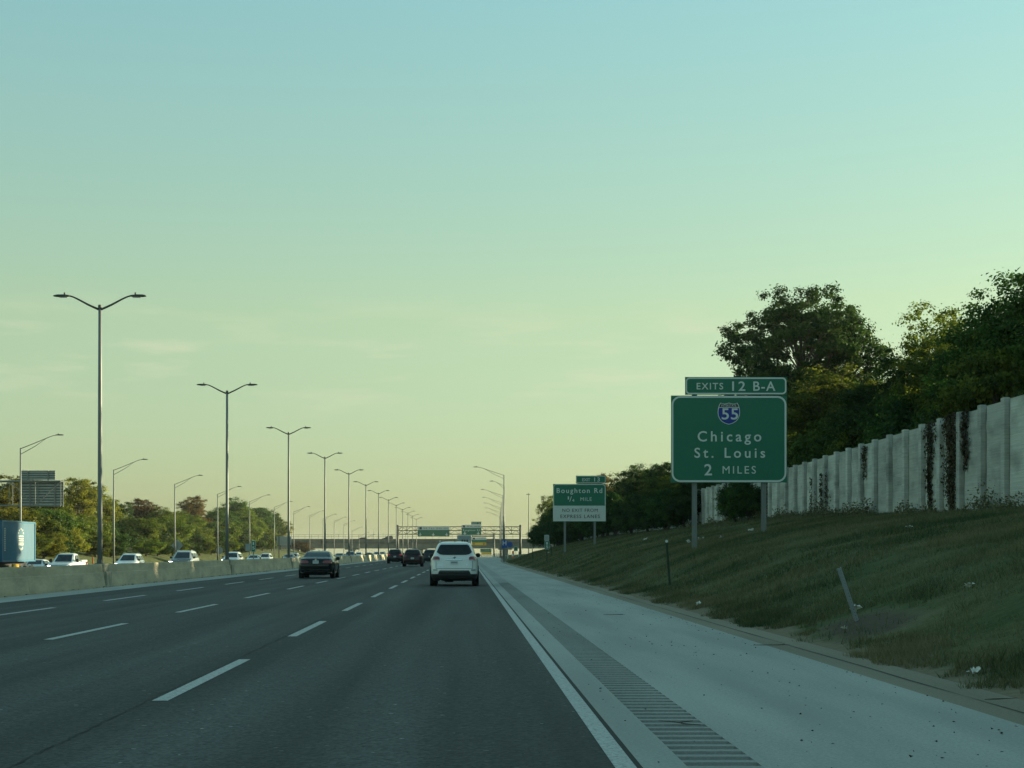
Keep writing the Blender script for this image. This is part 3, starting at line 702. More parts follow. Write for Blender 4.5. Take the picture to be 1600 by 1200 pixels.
scrap(1095,844,.45,'white litter scrap in the grass behind the left leg of the large green sign')
scrap(1075,848,.40,'white litter scrap just left of the leg of the large green sign')
scrap(1173,830,.40,'white litter scrap in the grass between the legs of the large green sign')
scrap(1009,844,.50,'white litter scrap on the bank midway between the two roadside signs')
scrap(1128,841,.30,'small white speck of litter under the middle of the large green sign')
scrap(857,864,.30,'white scrap in the grass beside the small green mile marker')

# ------------------------------------------------------------------ trees right of the road
big=empty('maple_tree',(23.6,115,g(23.6,115)-.1))
bl=[]; zc=15.3-big.location.z
for a,q,zz,rr in ((0,.55,.1,.42),(50,.6,.25,.40),(100,.5,.45,.38),(150,.62,.2,.42),(185,.66,-.15,.40),(215,.72,-.42,.34),(250,.5,.2,.42),(300,.55,.15,.42),(345,.66,-.2,.38),(20,.25,.6,.4),(190,.25,.58,.4),(170,.78,-.55,.28),(240,.4,-.5,.36),(290,.45,-.55,.36),(330,.5,-.6,.34),(200,.45,-.7,.32),(10,.5,-.7,.34),(265,.3,-.85,.34),(60,.4,-.4,.4),(120,.4,-.4,.4)):
    bl.append((math.cos(R(a))*5.9*q,math.sin(R(a))*5.0*q,zc+zz*4.3,5.9*rr*1.12,5.2*rr*1.12,3.6*rr*1.25))
cm,tm=make_crown('maple',21,bl,520,150,.19,.62,M['leaf_dark'],trunk_r=.32,fork=zc-5.0)
link_mesh('crown',cm,None,big); link_mesh('trunk',tm,None,big)
tag(big,'tallest broad round tree rising above the large green exit sign, sky showing through','tree')
GR='trees in the belt behind the noise wall'
tree('mid_a',22.3,101,13.0,4.2,'sunlit yellow-green tree just in front of the tallest tree',GR)
tree('green_b',22.0,113,12.2,3.6,'leafy tree behind the right end of the large green sign',GR)
tree('dark_a',22.5,88,12.2,4.0,'dark tree filling the dip between the two high crowns',GR)
tree('sparse',23.6,86,14.4,2.8,'thin airy tree with sky through its twigs, left of the tall corner trees',GR)
tree('mid_a',24.5,81,13.0,3.4,'bright-leaved tree below the airy crown behind the noise wall',GR)
tree('green_a',24.0,74.5,14.0,3.8,'tall green tree at the right edge above the noise wall',GR)
tree('green_b',25.5,68,15.0,3.8,'tall tree cut by the right picture edge',GR)
SH='dense leafy tree in the belt behind the noise wall'
for x,y,t_,r_,k in ((25,60,14.5,4.2,'green_a'),(24.5,50,14,4.4,'dark_a'),(25,40,14.5,4.4,'green_b'),(24.5,30,14,4.4,'green_a'),(25,20,14.5,4.6,'dark_a'),(25,10,14,4.6,'green_a'),(25,0,14,4.6,'green_b'),
      (29,92,14.0,4.5,'dark_a'),(30,76,14.5,4.6,'green_a'),(29,104,13,4.2,'green_b'),(30,124,13,4.4,'green_a'),(26,132,10.5,4.0,'green_b'),(22.5,142,9.4,3.6,'dark_a'),(23,152,9.2,3.6,'green_b'),(22,164,9.6,3.8,'mid_a'),(31,60,14,4.6,'green_a'),(31,45,14,4.6,'dark_a'),(32,131,16,4.6,'green_a'),(33,154,13,4.6,'dark_a'),(32,143,17.5,4.4,'dark_a'),(29,139,15,4.0,'green_a'),(29,172,12,4.4,'green_a'),(27,190,12,4.4,'dark_a'),(26,206,12,4.4,'green_b'),(26,222,12.5,4.4,'green_a'),(25,240,12.5,4.4,'dark_a'),(24,258,12.5,4.4,'green_a'),(24,276,12,4.4,'green_b'),(23,294,11.5,4.4,'dark_a'),(23,312,11,4.4,'green_a'),(23,330,11,4.4,'green_b'),(24,350,11,4.6,'dark_a'),(25,370,11,4.6,'green_a'),(26,392,11,4.6,'dark_a'),(27,414,11,4.6,'green_a'),(28,440,11,4.6,'green_a')):
    tree(k,x,y,t_,r_,SH,GR)  # some hidden trees here are added to shade the container truck and barrier
for i,(y,t_) in enumerate(((52,9.2),(57,9.4),(62,9.2),(67,9.0),(72,9.2),(77,8.6),(82,9.3),(87,8.8),(92,9.0),(97,9.4),(102,8.6),(108,8.8),(114,8.4),(120,8.6),(124,8.0),(128,7.6),(132,7.6),(136,7.4),(141,7.4),(146,7.2),(151,7.4),(156,7.6),(161,7.6),(166,7.8),(171,7.8),(176,8),(182,8),(188,8),(194,8))):
    tree(('bush_b','bush_a','bush_b','bush_c')[i%4],21.7+.4*(i%3),y,t_,2.9,'unseen shrub added behind the wall undergrowth to block low sun','undergrowth behind the noise wall','shrub','shrub')  # far end of this row filled in to block low sun
for i in range(22): tree(('bush_b','bush_a')[i%2],24.2+.4*(i%3),93+5*i,9.3-.004*i,3.2,'unseen shrub added behind the wall undergrowth to block low sun','undergrowth behind the noise wall','shrub','shrub')  # hidden second row, added to keep sun flecks off the median barrier
for i in range(40): tree(('bush_b','bush_a')[i%2],24.5+.05*i,203+6*i,8.6,3.6,'hidden shrub added behind the distant roadside thicket to block low sun','shrubs added behind the thicket to block sun','shrub','shrub')  # unseen row added to stop low sun coming through past the wall
# thicket that comes out in front of the wall further on
FG='thicket by the two roadside signs'
for x,y,t_,r_,k,lb in ((19.5,186,11.3,3.8,'green_a','rounded tree between the two roadside signs, sun on its crown'),(17.5,176,9.4,3.0,'dark_a','dark tree between the two roadside signs, in front of the wall'),
      (20.5,170,11.0,3.2,'green_b','green tree touching the left edge of the large green sign'),(21,205,11.0,3.4,'green_b','green tree behind the right edge of the white and green sign'),(19.5,232,12.6,3.4,'brown_a','russet-tinged tree right of the white and green sign'),
      (18.5,255,12.8,3.6,'green_b','tree crown behind the exit tab of the white and green sign'),(16,268,11.6,3.4,'mid_a','tree behind the top of the white and green sign'),
      (13.8,282,11.6,2.8,'sparse','thin yellowing tree left of the white and green sign'),(15.5,292,10.6,2.4,'yellow_a','yellow-green tree peeping out left of the white and green sign')):
    tree(k,x,y,t_,r_,lb,FG)
for i,(x,y,t_,r_) in enumerate(((16.4,150,6.4,2.2),(16.0,161,7.2,2.4),(15.4,172,7.6,2.6),(15.2,184,8.0,2.8),(15.0,196,8.2,3.0),(14.4,208,8.2,3.2),(13.6,220,7.8,3.2),(12.6,228,7.4,3.2),(11.4,236,6.8,2.7),(13.5,246,8,3.0),(17,200,8,3.0),(17.5,214,8,3.0),(18,226,8,3.2),(18,240,8,3.2),(18,254,8,3.2),(18.5,268,7.5,3.2),(19,284,7.,3.2),(19.5,300,7,3.2),(20,318,7,3.4),(20.5,336,7,3.4),(16.8,140,6.0,1.8))):
    tree('bush_b',x,y,t_,r_,'dark evergreen bush in the thicket below the white and green sign',FG,'shrub','shrub')  # rear bushes carry the thicket on, added to block low sun

for x,y,t_,r_,lb in ((16.5,136,6.7,1.9,'dark bush in front of the wall, just left of the large green sign'),(16.7,127,6.9,1.7,'dark bush before the wall at the lower left corner of the large green sign'),
      (16.9,104.5,6.1,1.5,'dark bush before the wall between the legs of the large green sign'),(17.0,100.5,5.9,1.4,'smaller dark bush before the wall by the right leg of the large green sign')):
    tree('bush_b',x,y,t_,r_,lb,FG,'shrub','shrub')

# ------------------------------------------------------------------ trees beyond the oncoming lanes
LG='tree row beyond the oncoming lanes'
def lt(px,top_py,X,r_,k,lb,name='tree',cat='tree'):
    Y=FPX*X/(px-VPX); top=CAM_H-(top_py-VPY)*Y/FPX
    tree(k,X,Y,top,r_,lb,LG,name,cat)
lt(12,740,-48,4.2,'yellow_a','yellow-lit tree at the far left picture edge behind the sign truss')
lt(62,748,-50,4.0,'mid_a','tree hidden behind the back of the overhead sign')
lt(118,744,-48,3.8,'yellow_a','tall loose yellow-leaved tree left of the nearest twin lamp post')
lt(152,756,-49,3.6,'yellow_a','yellow-leaved tree directly behind the nearest twin lamp post')
lt(180,782,-52,3.6,'dark_a','dark green tree just right of the nearest twin lamp post')
lt(222,776,-52,4.2,'brown_a','russet-brown tree right of the nearest twin lamp post')
lt(250,790,-49,4.4,'mid_a','light green tree between the russet tree and the reddish crown')
lt(302,772,-54,4.6,'brown_a','reddish crown standing above the green trees, in mid row')
lt(285,796,-49,4.6,'mid_a','green tree below the reddish crown')
lt(340,792,-52,4.8,'green_a','dark green tree left of the second twin lamp post')
lt(368,776,-52,5.4,'green_a','tallest dark green tree of the row, right of the second twin lamp post')
lt(385,790,-48,4.6,'mid_a','light green tree before the tallest dark tree of the row')
lt(404,788,-51,5.0,'green_b','green tree near the end of the row')
lt(424,796,-51,4.6,'green_a','dark tree second from the end of the row')
lt(438,812,-50,3.6,'yellow_a','yellow-tinged last tree of the row, by the grey sign back')
for i,(px,tp,X,r_,k) in enumerate(((20,790,-44,3.0,'bush_y'),(50,800,-44,3.2,'bush_c'),(75,790,-45,3.4,'bush_a'),(100,800,-45,3.4,'bush_c'),(105,815,-43.5,2.8,'bush_y'),(135,808,-46,3.6,'bush_c'),(165,815,-45,3.4,'bush_b'),(190,820,-45,3.2,'bush_b'),(212,812,-46,3.6,'bush_c'),(238,815,-45,3.6,'bush_b'),
       (262,812,-45.5,3.8,'bush_c'),(285,815,-45.5,3.8,'bush_b'),(305,818,-45,3.6,'bush_c'),(325,815,-46,4.0,'bush_b'),(345,818,-46,4.0,'bush_c'),(362,820,-46,4.0,'bush_b'),(378,818,-46,4.2,'bush_c'),(395,824,-46,4.0,'bush_b'),(410,828,-47,3.6,'bush_c'),(425,834,-47,3.0,'bush_b'),(40,835,-42.5,2.4,'bush_c'),(68,832,-42.5,2.4,'bush_y'),(92,838,-42.5,2.2,'bush_b'),(150,846,-43,2.4,'bush_c'),(172,848,-43,2.2,'bush_b'),(228,843,-43,2.6,'bush_c'),(246,840,-43,2.8,'bush_b'),(270,842,-43,2.8,'bush_c'),(292,842,-43,2.8,'bush_b'),(312,842,-43,2.8,'bush_c'),(330,844,-43.5,2.8,'bush_b'),(352,845,-43.5,2.8,'bush_c'),(372,845,-43.5,3.0,'bush_b'))):
    lt(px,tp,X,r_,k,'bushy shrub filling the foot of the tree row beyond the oncoming lanes','shrub','shrub')
for px,tp,X,r_,k,lb in ((466,845,-46,3.4,'brown_a','low russet bush past the grey sign back near the overpass'),(478,850,-42,2.6,'brown_a','low brown bush left of the black sedan near the overpass')):
    lt(px,tp,X,r_,k,lb,'shrub','shrub')
# trees far beyond, where the overpass embankments end
for i in range(16):
    x=-260+i*16+random.uniform(-5,5); 
    if -110<x<-60 or x>-60: x-=60
    tree(('green_a','dark_a','mid_a')[i%3],x,700+random.uniform(-40,60),random.uniform(4,8),7,'distant tree beyond the overpass embankment','distant trees beyond the overpass')
for i in range(12):
    tree(('green_a','dark_a','mid_a')[i%3],34+i*9+random.uniform(-3,3),300+i*34,13+random.uniform(-2,2),6,'distant tree beyond the roadside thicket','distant trees past the thicket')

# ------------------------------------------------------------------ lamp posts
ORD=['nearest','second','third','fourth','fifth','sixth','seventh','eighth','ninth','tenth','eleventh','twelfth','thirteenth','fourteenth','fifteenth','sixteenth','seventeenth']
MX=-14.47; MSP=35.0; MY0=65.8
def lamp_head(b,x0,sgn,z):
    """flat cobra-head luminaire pointing along sgn*x"""
    s=sgn
    st=[(0,.04,.045),(.10,.075,.06),(.28,.13,.075),(.50,.15,.07),(.62,.12,.045),(.66,.07,.025)]
    vv=[];ff=[]
    for d,wy_,hz in st:
        for k in range(8):
            a=2*math.pi*k/8+math.pi/8; vv.append((x0+s*d,math.cos(a)*wy_,z+.01+math.sin(a)*hz*(.9 if math.sin(a)>0 else .55)))
    for i in range(5):
        for k in range(8): j=(k+1)%8; ff.append((i*8+k,i*8+j,i*8+8+j,i*8+8+k))
    ff.append(tuple(range(8))); ff.append(tuple(40+k for k in range(8)))
    b.add(vv,ff); b.tube([(x0+s*.22,0,z+.07),(x0+s*.22,0,z+.15)],.035,6)
def twin_lamp():
    o=empty('twin_lamp_post')
    b=MB(); b.tube([(0,0,.9),(0,0,4),(0,0,8),(0,0,11.05)],[.105,.092,.078,.066],12); b.build('pole',M['galv'],o,True)
    b=MB().bbox(-.17,.17,-.17,.17,.88,.95,.01); b.tube([(0,0,.95),(0,0,1.1)],[.135,.115],10); b.build('base_plate',M['galv_dark'],o)
    b=MB(); b.tube([(0,0,11.0),(0,0,11.16)],[.085,.07],10); b.build('cap',M['galv_dark'],o)
    for s in (-1,1):
        b=MB(); b.tube([(s*.05,0,10.98),(s*.45,0,11.16),(s*.9,0,11.40),(s*1.08,0,11.48),(s*1.22,0,11.52)],[.045,.042,.035,.032,.03],8); b.build('arm',M['galv_dark'],o,True)
        b=MB(); lamp_head(b,s*1.18,s,11.50); h=b.build('lamp_head',M['galv_dark'],o,True)
        b=MB(); b.box(s*1.45-.16,s*1.45+.16,-.09,.09,11.452,11.466); b.build('lens',M['lamp_glass'],h)
    return o
tw=twin_lamp()
for i in range(13):
    o=tw if i==0 else copy_tree(tw)
    o.location=(MX,MY0+MSP*i,float(dropz(MY0+MSP*i)))
    tag(o,('tall grey twin-arm lamp post on the median barrier, ' + ORD[i] + (' to the camera' if i==0 else ' from the camera')),'lamp post','twin-arm lamp posts on the median barrier')
def single_lamp(name,h,arm,sgn,rise=1.05):
    o=empty(name)
    b=MB(); b.tube([(0,0,-.3),(0,0,h*.5),(0,0,h)],[.10,.085,.06],10); b.build('pole',M['galv'],o,True)
    b=MB(); s=sgn
    b.tube([(s*.02,0,h-.05),(s*arm*.35,0,h+rise*.38),(s*arm*.7,0,h+rise*.84),(s*arm*.8,0,h+rise*.95),(s*arm*.9,0,h+rise)],[.034,.03,.028,.026,.025],6)
    b.tube([(s*.02,0,h-.5),(s*arm*.35,0,h+rise*.12),(s*arm*.62,0,h+rise*.71)],[.028,.025,.02],6); b.build('arm',M['galv_dark'],o,True)
    b=MB(); lamp_head(b,s*arm*.86,s,h+rise-.01); b.build('lamp_head',M['galv_dark'],o,True)
    return o
sl=single_lamp('lamp_post',10.5,3.3,1)
for i in range(14):
    o=sl if i==0 else copy_tree(sl); Y=134.5+35.6*i
    o.location=(-36,Y,-.72+float(dropz(Y)))
    tag(o,'slim single-arm lamp post beyond the oncoming lanes, '+ORD[i]+' of its row','lamp post','single-arm lamp posts beyond the oncoming lanes')
sr=None
for i,(px,py,Y) in enumerate(((787.5,742,222),(785.8,774,305),(783.5,785,345),(782,793,390),(781.5,800,435),(781,806,478))):
    X,Z=pz(px,py,Y); o=single_lamp('lamp_post',Z-g(X,Y),4.0,-1) if i in (0,1) else single_lamp('lamp_post',Z-g(X,Y),3.9,-1)
    o.location=(X,Y,g(X,Y)); tag(o,'grey lamp post with arm over the exit lane, '+ORD[i]+' of its row','lamp post','lamp posts along the exit lane')
X,Z=pz(788.2,759,255); o=single_lamp('lamp_post',Z-g(X,255),1.9,-1,.7); o.location=(X,255,g(X,255))
tag(o,'stout lamp post with a short arm among the exit lane lamps','lamp post')

# ------------------------------------------------------------------ median barrier
mbx=-14.45
prof=[(.31,-.02),(.31,.10),(.235,.57),(.205,.59),(.165,.90)]
bar=empty('median_barrier',(mbx,0,0)); tag(bar,'long buff concrete median barrier between the two carriageways','barrier')
def bar_mesh(ln):
    b=MB(); ring=[(x,z) for x,z in prof]+[(-x,z) for x,z in prof[::-1]]
    ys=[0,ln*.33,ln*.66,ln]; vv=[];ff=[]
    for yy in ys: vv+=[(x,yy,z) for x,z in ring]
    k=len(ring)
    for j in range(3):
        for i in range(k): ff.append((j*k+i,j*k+(i+1)%k,(j+1)*k+(i+1)%k,(j+1)*k+i))
    ff.append(tuple(range(k))); ff.append(tuple(3*k+i for i in range(k)))
    b.add(vv,ff); return b.mesh('section',M['conc_barrier'])
secm=bar_mesh((MSP-1.0)/3-.02)
pm=MB(); pm.bbox(-.36,.36,-.5,.5,-.02,.62,.03); pm.bbox(-.25,.25,-.48,.48,.60,.925,.03); plm=pm.mesh('plinth',M['plinth'])
for i in range(-2,13):
    Y=MY0+MSP*i; dz=float(dropz(Y))
    o=link_mesh('plinth',plm,None,bar); o.location=(0,Y,dz)
    for s in range(3):
        o=link_mesh('section',secm,None,bar); o.location=(0,Y+.5+s*(MSP-1.)/3,float(dropz(Y+.5+s*11)))

# ------------------------------------------------------------------ lettering and signs
def text_mesh(s,m,bold=.0,spacing=1.0,extr=.004):
    c=bpy.data.curves.new('lettering','FONT'); c.body=s; c.size=1.; c.space_character=spacing; c.offset=bold; c.extrude=extr; c.resolution_u=4
    o=bpy.data.objects.new('tmp',c); COL.objects.link(o)
    dg=bpy.context.evaluated_depsgraph_get(); me=bpy.data.meshes.new_from_object(o.evaluated_get(dg))
    bpy.data.objects.remove(o); bpy.data.curves.remove(c)
    me.name='lettering'; me.materials.clear(); me.materials.append(m); return me
CAPS={}
def cap_h():
    if 'h' not in CAPS:
        me=text_mesh('H',None if False else M['sign_letter']); co=np.array([v.co for v in me.vertices]); CAPS['h']=co[:,1].max()-co[:,1].min()
    return CAPS['h']
def letters(s,x0,x1,zb,zt,y,m,parent,org,bold=.012,spacing=1.18,name='lettering'):
    """write s so that its capitals run from zb to zt and it spans x0..x1 on the plane y (facing -y)"""
    k=(zt-zb)/cap_h(); bold=min(bold,.011) if 'M' not in s else 0.
    if len(s)>2:
        def wd(sp):
            t=text_mesh(s,m,bold,sp); xs=[v.co.x for v in t.vertices]; bpy.data.meshes.remove(t); return max(xs)-min(xs)
        w1,w2=wd(1.),wd(1.5); spacing=min(1.75,max(.95,1+.5*((x1-x0)/k-w1)/(w2-w1)))
    me=text_mesh(s,m,bold,spacing); n=len(me.vertices); co=np.empty(n*3); me.vertices.foreach_get('co',co); co=co.reshape(-1,3)
    xa,xb=co[:,0].min(),co[:,0].max(); k=(zt-zb)/cap_h(); kx=(x1-x0)/(xb-xa)
    out=np.stack([(co[:,0]-xa)*kx+x0-org[0], y-org[1]-co[:,2], co[:,1]*k+zb-org[2]],1)
    me.vertices.foreach_set('co',out.reshape(-1)); me.update()
    return link_mesh(name,me,None,parent)
def ring_xz(b,x0,x1,z0,z1,r,w_,y,t_=.006):
    """rounded rectangular border band"""
    def loop(a,b_,c,d,rr):
        p=[]
        for cx,cz,a0 in ((b_-rr,d-rr,0),(a+rr,d-rr,90),(a+rr,c+rr,180),(b_-rr,c+rr,270)):
            for k in range(6): an=R(a0+90*k/5); p.append((cx+rr*math.cos(an),cz+rr*math.sin(an)))
        return p
    o=loop(x0,x1,z0,z1,r); i=loop(x0+w_,x1-w_,z0+w_,z1-w_,max(.005,r-w_)); n=len(o)
    b.add([(x,y,z) for x,z in o]+[(x,y,z) for x,z in i],[(k,(k+1)%n,n+(k+1)%n,n+k) for k in range(n)])
def ibeam(b,x,y,z0,z1,w_=.2,d=.2):
    b.box(x-w_/2,x+w_/2,y,y+.016,z0,z1); b.box(x-w_/2,x+w_/2,y+d-.016,y+d,z0,z1); b.box(x-.007,x+.007,y+.016,y+d-.016,z0,z1)
def panel(parent,org,name,px0,px1,py0,py1,Y,m,border=None,bw=.05,r=.2,back=True,inset=.02):
    x0,z1=pz(px0,py0,Y); x1,z0=pz(px1,py1,Y)
    b=MB().box(x0-org[0],x1-org[0],Y-org[1],Y-org[1]+.035,z0-org[2],z1-org[2]); o=b.build(name,m,parent)
    if border:
        b=MB(); ring_xz(b,x0-org[0]+inset,x1-org[0]-inset,z0-org[2]+inset,z1-org[2]-inset,r,bw,Y-org[1]-.004); b.build('border',border,o)
    if back:
        b=MB()
        n=max(2,int((z1-z0)/.55))
        for i in range(n): zz=z0+(i+.5)*(z1-z0)/n; b.box(x0-org[0]+.06,x1-org[0]-.06,Y-org[1]+.036,Y-org[1]+.085,zz-org[2]-.03,zz-org[2]+.03)
        b.build('stiffener',M['sign_back'],o)
    return o,x0,x1,z0,z1
def wr(s,px0,px1,pyt,pyb,Y,m,parent,org,bold=.012,spacing=1.18,proud=.008):
    x0,zt=pz(px0,pyt,Y); x1,zb=pz(px1,pyb,Y)
    return letters(s,x0,x1,zb,zt,Y-proud,m,parent,org,bold,spacing)

# --- large exit sign
Y=68.4; X0,_=pz(1139,754,Y); org=(X0,Y,g(X0,Y))
S=empty('exit_sign',org); tag(S,'large green exit sign for Chicago and St. Louis on two steel posts','sign')
P,*_=panel(S,org,'panel',1048.5,1229.5,618,754,Y,M['sign_green'],M['sign_letter'],.075,.36)
wr('Chicago',1090,1189.5,674,689.5,Y,M['sign_letter'],P,org,.016); wr('St. Louis',1085,1195.5,700,715,Y,M['sign_letter'],P,org,.016)
wr('2',1100.5,1112.5,725.5,742.5,Y,M['sign_letter'],P,org,.018); wr('MILES',1129,1181,728.3,740,Y,M['sign_letter'],P,org,.003)
T,*_=panel(S,org,'exit_tab',1070.5,1229.5,589,616.8,Y,M['sign_green'],M['sign_letter'],.06,.17)
wr('EXITS',1088.5,1130,598.5,608.3,Y,M['sign_letter'],T,org,.014); wr('12',1144,1164.5,596.3,610.5,Y,M['sign_letter'],T,org,.02); wr('B-A',1177,1211.5,596.3,610.5,Y,M['sign_letter'],T,org,.02)
# interstate shield
cx,cz=pz(1138.8,646.2,Y); hw=.46; hh=.445
def shield(k,dz=0):
    pts=[(-.76,1.0),(-.55,.93),(-.38,.91),(-.2,.94),(0,1.0),(.2,.94),(.38,.91),(.55,.93),(.76,1.0),(.88,.78),(.97,.45),(1.0,.1),(.96,-.22),(.84,-.50),(.64,-.74),(.34,-.92),(0,-1.02),(-.34,-.92),(-.64,-.74),(-.84,-.50),(-.96,-.22),(-1.0,.1),(-.97,.45),(-.88,.78)]
    return [(cx-org[0]+x*hw*k,cz-org[2]+z*hh*k) for x,z in pts]
SHD=MB().prism_xz(shield(1.),-.008,-.002).build('route_shield',M['sign_letter'],P)
sp_=[p for p in shield(.94)]
zcut=cz-org[2]+hh*.60
low=[p for p in sp_ if p[1]<=zcut-.015]; up=[p for p in sp_ if p[1]>=zcut-.01]
xl=cx-org[0]-hw*.86; xr=cx-org[0]+hw*.86
MB().prism_xz([(xr,zcut-.03)]+low+[(xl,zcut-.03)],-.013,-.009).build('shield_field',M['sign_blue'],SHD)
MB().prism_xz([(xl,zcut)]+[p for p in sorted(up,key=lambda q:q[0])]+[(xr,zcut)],-.013,-.009).build('shield_band',M['sign_darkred'],SHD)
wr('55',1127.6,1153.3,638.3,655.2,Y,M['sign_letter'],SHD,org,.02,1.05,.017); wr('INTERSTATE',1127,1150.5,632,635.5,Y,M['sign_letter'],SHD,org,.0,1.05,.017)
for px in (1086,1194.5):
    x,_=pz(px,754,Y); b=MB(); ibeam(b,x-org[0],.09,g(x,Y+.1)-org[2]-.3,6.6 if px<1100 else 6.6,.19,.2); b.build('post',M['galv'],S)

# --- Boughton Rd sign
Y=147.; X0,_=pz(905,790,Y); org=(X0,Y,g(X0,Y)); S=empty('exit_sign',org); tag(S,'green Boughton Rd quarter-mile exit sign with white no-exit panel below','sign')
P,*_=panel(S,org,'panel',864.2,946.5,756.2,790,Y,M['sign_green'],None); 
x0,z1=pz(864.2,756.2,Y); x1,z0=pz(946.5,814.5,Y)
b=MB(); ring_xz(b,x0-org[0]+.02,x1-org[0]-.02,z0-org[2]+.02,z1-org[2]-.02,.28,.06,-.006); b.build('border',M['sign_letter'],P)
wr('Boughton Rd',869.8,941,762.8,770.2,Y,M['sign_letter'],P,org,.014); wr('MILE',907,924.5,777.2,782.6,Y,M['sign_letter'],P,org,.003)
wr('1',887.2,889.,775.7,780.4,Y,M['sign_letter'],P,org,.0); wr('4',893.8,897.4,779.6,784,Y,M['sign_letter'],P,org,.0); wr('/',889.6,893.4,775.7,783.6,Y,M['sign_letter'],P,org,.0)
W_,*_=panel(S,org,'white_panel',864.2,946.5,790.1,814.5,Y,M['sign_white'],None)
wr('NO EXIT FROM',878.7,933.8,794.8,799.8,Y,M['sign_black'],W_,org,.004); wr('EXPRESS LANES',875.7,937.2,804.2,809.4,Y,M['sign_black'],W_,org,.004)
T,*_=panel(S,org,'exit_tab',900,946.5,743.2,755.2,Y,M['sign_green'],M['sign_letter'],.05,.14)
wr('EXIT',909.7,922.2,747.2,751.8,Y,M['sign_letter'],T,org,.01); wr('13',928.5,937.2,746.2,752.2,Y,M['sign_letter'],T,org,.014)
for px in (882.8,929.5):
    x,_=pz(px,800,Y); b=MB(); ibeam(b,x-org[0],.09,g(x,Y+.1)-org[2]-.3,pz(0,757,Y)[1]-org[2],.19,.2); b.build('post',M['galv'],S)

# --- small roadside markers
def upost(b,z0,z1,w_=.06):
    """flanged U-channel sign post"""
    b.box(-w_/2,w_/2,.0,.006,z0,z1); b.box(-w_/2,-w_/2+.006,.006,.035,z0,z1); b.box(w_/2-.006,w_/2,.006,.035,z0,z1)
    b.box(-w_/2-.012,-w_/2,.029,.035,z0,z1); b.box(w_/2,w_/2+.012,.029,.035,z0,z1)
X=6.22;Y=26.4; o=empty('bent_post',(X,Y,g(X,Y)-.02)); o.rotation_euler=(R(6),R(-21.5),R(8))
b=MB(); upost(b,-.15,.93,.052); b.build('channel',M['bright_galv'],o); b=MB()
for i in range(16): b.lathe([(.005,-.004),(.005,-.001)],6,'y',(0,0,.06+i*.055))
b.build('bolt_hole',M['arch'],o); tag(o,'bent empty galvanised sign post leaning left on bare soil by the gutter','post')
M['post_green']=mat('green painted post',(.015,.035,.02),.7)
for px,py,Y,h,lb in ((1047,917,51.5,1.42,'thin dark marker post with white reflector, left of the large green sign'),(833,872,170,1.25,'small far marker post with white reflector, left of the mile marker'),(862.5,871,152,1.1,'small marker post with white reflector right of the green mile marker')):
    X,_=pz(px,py,Y); z=g(X,Y); o=empty('marker_post',(X,Y,z)); o.rotation_euler=(0,R(-4.5),0)
    b=MB(); upost(b,-.2,h,.042); b.build('stake',M['post_green'],o)
    b=MB(); b.lathe([(.045,-.012),(.045,-.004)],12,'y',(0,0,h-.03)); b.build('reflector',M['sign_letter'],o); tag(o,lb,'marker post','roadside marker posts')
Y=140.; X,_=pz(854.6,870,Y); z=g(X,Y); org=(X,Y,z); o=empty('mile_marker',org); tag(o,'narrow green mile marker with stacked white numerals on the grass bank','sign')
b=MB(); b.box(-.035,.035,.036,.07,-.3,pz(0,858,Y)[1]-z); b.build('post',M['post_green'],o)
P,*_=panel(o,org,'panel',851,858.4,845.0,858.3,Y,M['sign_green'],M['sign_letter'],.02,.05,False,.008)
wr('1',853.6,855.6,847,850.8,Y,M['sign_letter'],P,org,.02); wr('5',853,856.6,852.4,856.4,Y,M['sign_letter'],P,org,.02)
panel(o,org,'top_plate',850.6,858,835.8,844.6,Y,M['sign_back'],M['sign_letter'],.02,.05,False,.008)
# marker on the barrier
Y=113.; X,_=pz(396,850,Y); org=(X,Y,.9); o=empty('mile_marker',org); tag(o,'narrow green marker sign standing on the median barrier','sign')
b=MB(); b.box(-.03,.03,.036,.07,-.02,1.0); b.build('post',M['galv'],o)
P,*_=panel(o,org,'panel',392.6,399.2,844.5,862.5,Y,M['sign_green'],M['sign_letter'],.02,.05,False,.008)
wr('1',394.9,396.9,847,851.5,Y,M['sign_letter'],P,org,.02); wr('5',394.2,397.8,854,858.5,Y,M['sign_letter'],P,org,.02)
b=MB(); b.box(-.55,-.2,.04,.05,.55,1.05); b.build('back_plate',M['sign_back'],o)
# backs of oncoming signs
X=-37.4; Y=FPX*X/(277-VPX); z=g(X,Y); o=empty('diamond_sign',(X,Y,z)); tag(o,'grey back of a diamond warning sign beyond the oncoming lanes','sign')
zc=pz(277,852,Y)[1]-z; MB().prism_xz([(-.8,zc),(0,zc-.8),(.8,zc),(0,zc+.8)],0,.01).build('plate',M['sign_back'],o); b=MB(); upost(b,-.2,zc+.5,.06); o2=b.build('post',M['galv'],o); o2.location.y=-.04
X=-37.2; Y=FPX*X/(343-VPX); z=g(X,Y); o=empty('round_sign',(X,Y,z)); tag(o,'grey back of an eight-sided sign beyond the oncoming lanes','sign')
zc=pz(343,860,Y)[1]-z; MB().prism_xz([(.55*math.cos(R(22.5+45*k)),zc+.55*math.sin(R(22.5+45*k))) for k in range(8)],0,.01).build('plate',M['sign_back'],o); b=MB(); upost(b,-.2,zc+.4,.06); o2=b.build('post',M['galv'],o); o2.location.y=-.04
Y=352.; X,_=pz(444,845,Y); org=(X,Y,g(X,Y)); o=empty('wide_sign',org); tag(o,'blue-grey back of a wide sign at the end of the tree row','sign')
panel(o,org,'panel',432.5,455,838,852,Y,M['sign_back'],None,back=False); b=MB()
for px in (436,450): x,_=pz(px,0,Y); b=MB(); ibeam(b,x-org[0],-.2,-.5,pz(0,838,Y)[1]-org[2],.18,.16); b.build('post',M['galv_dark'],o)
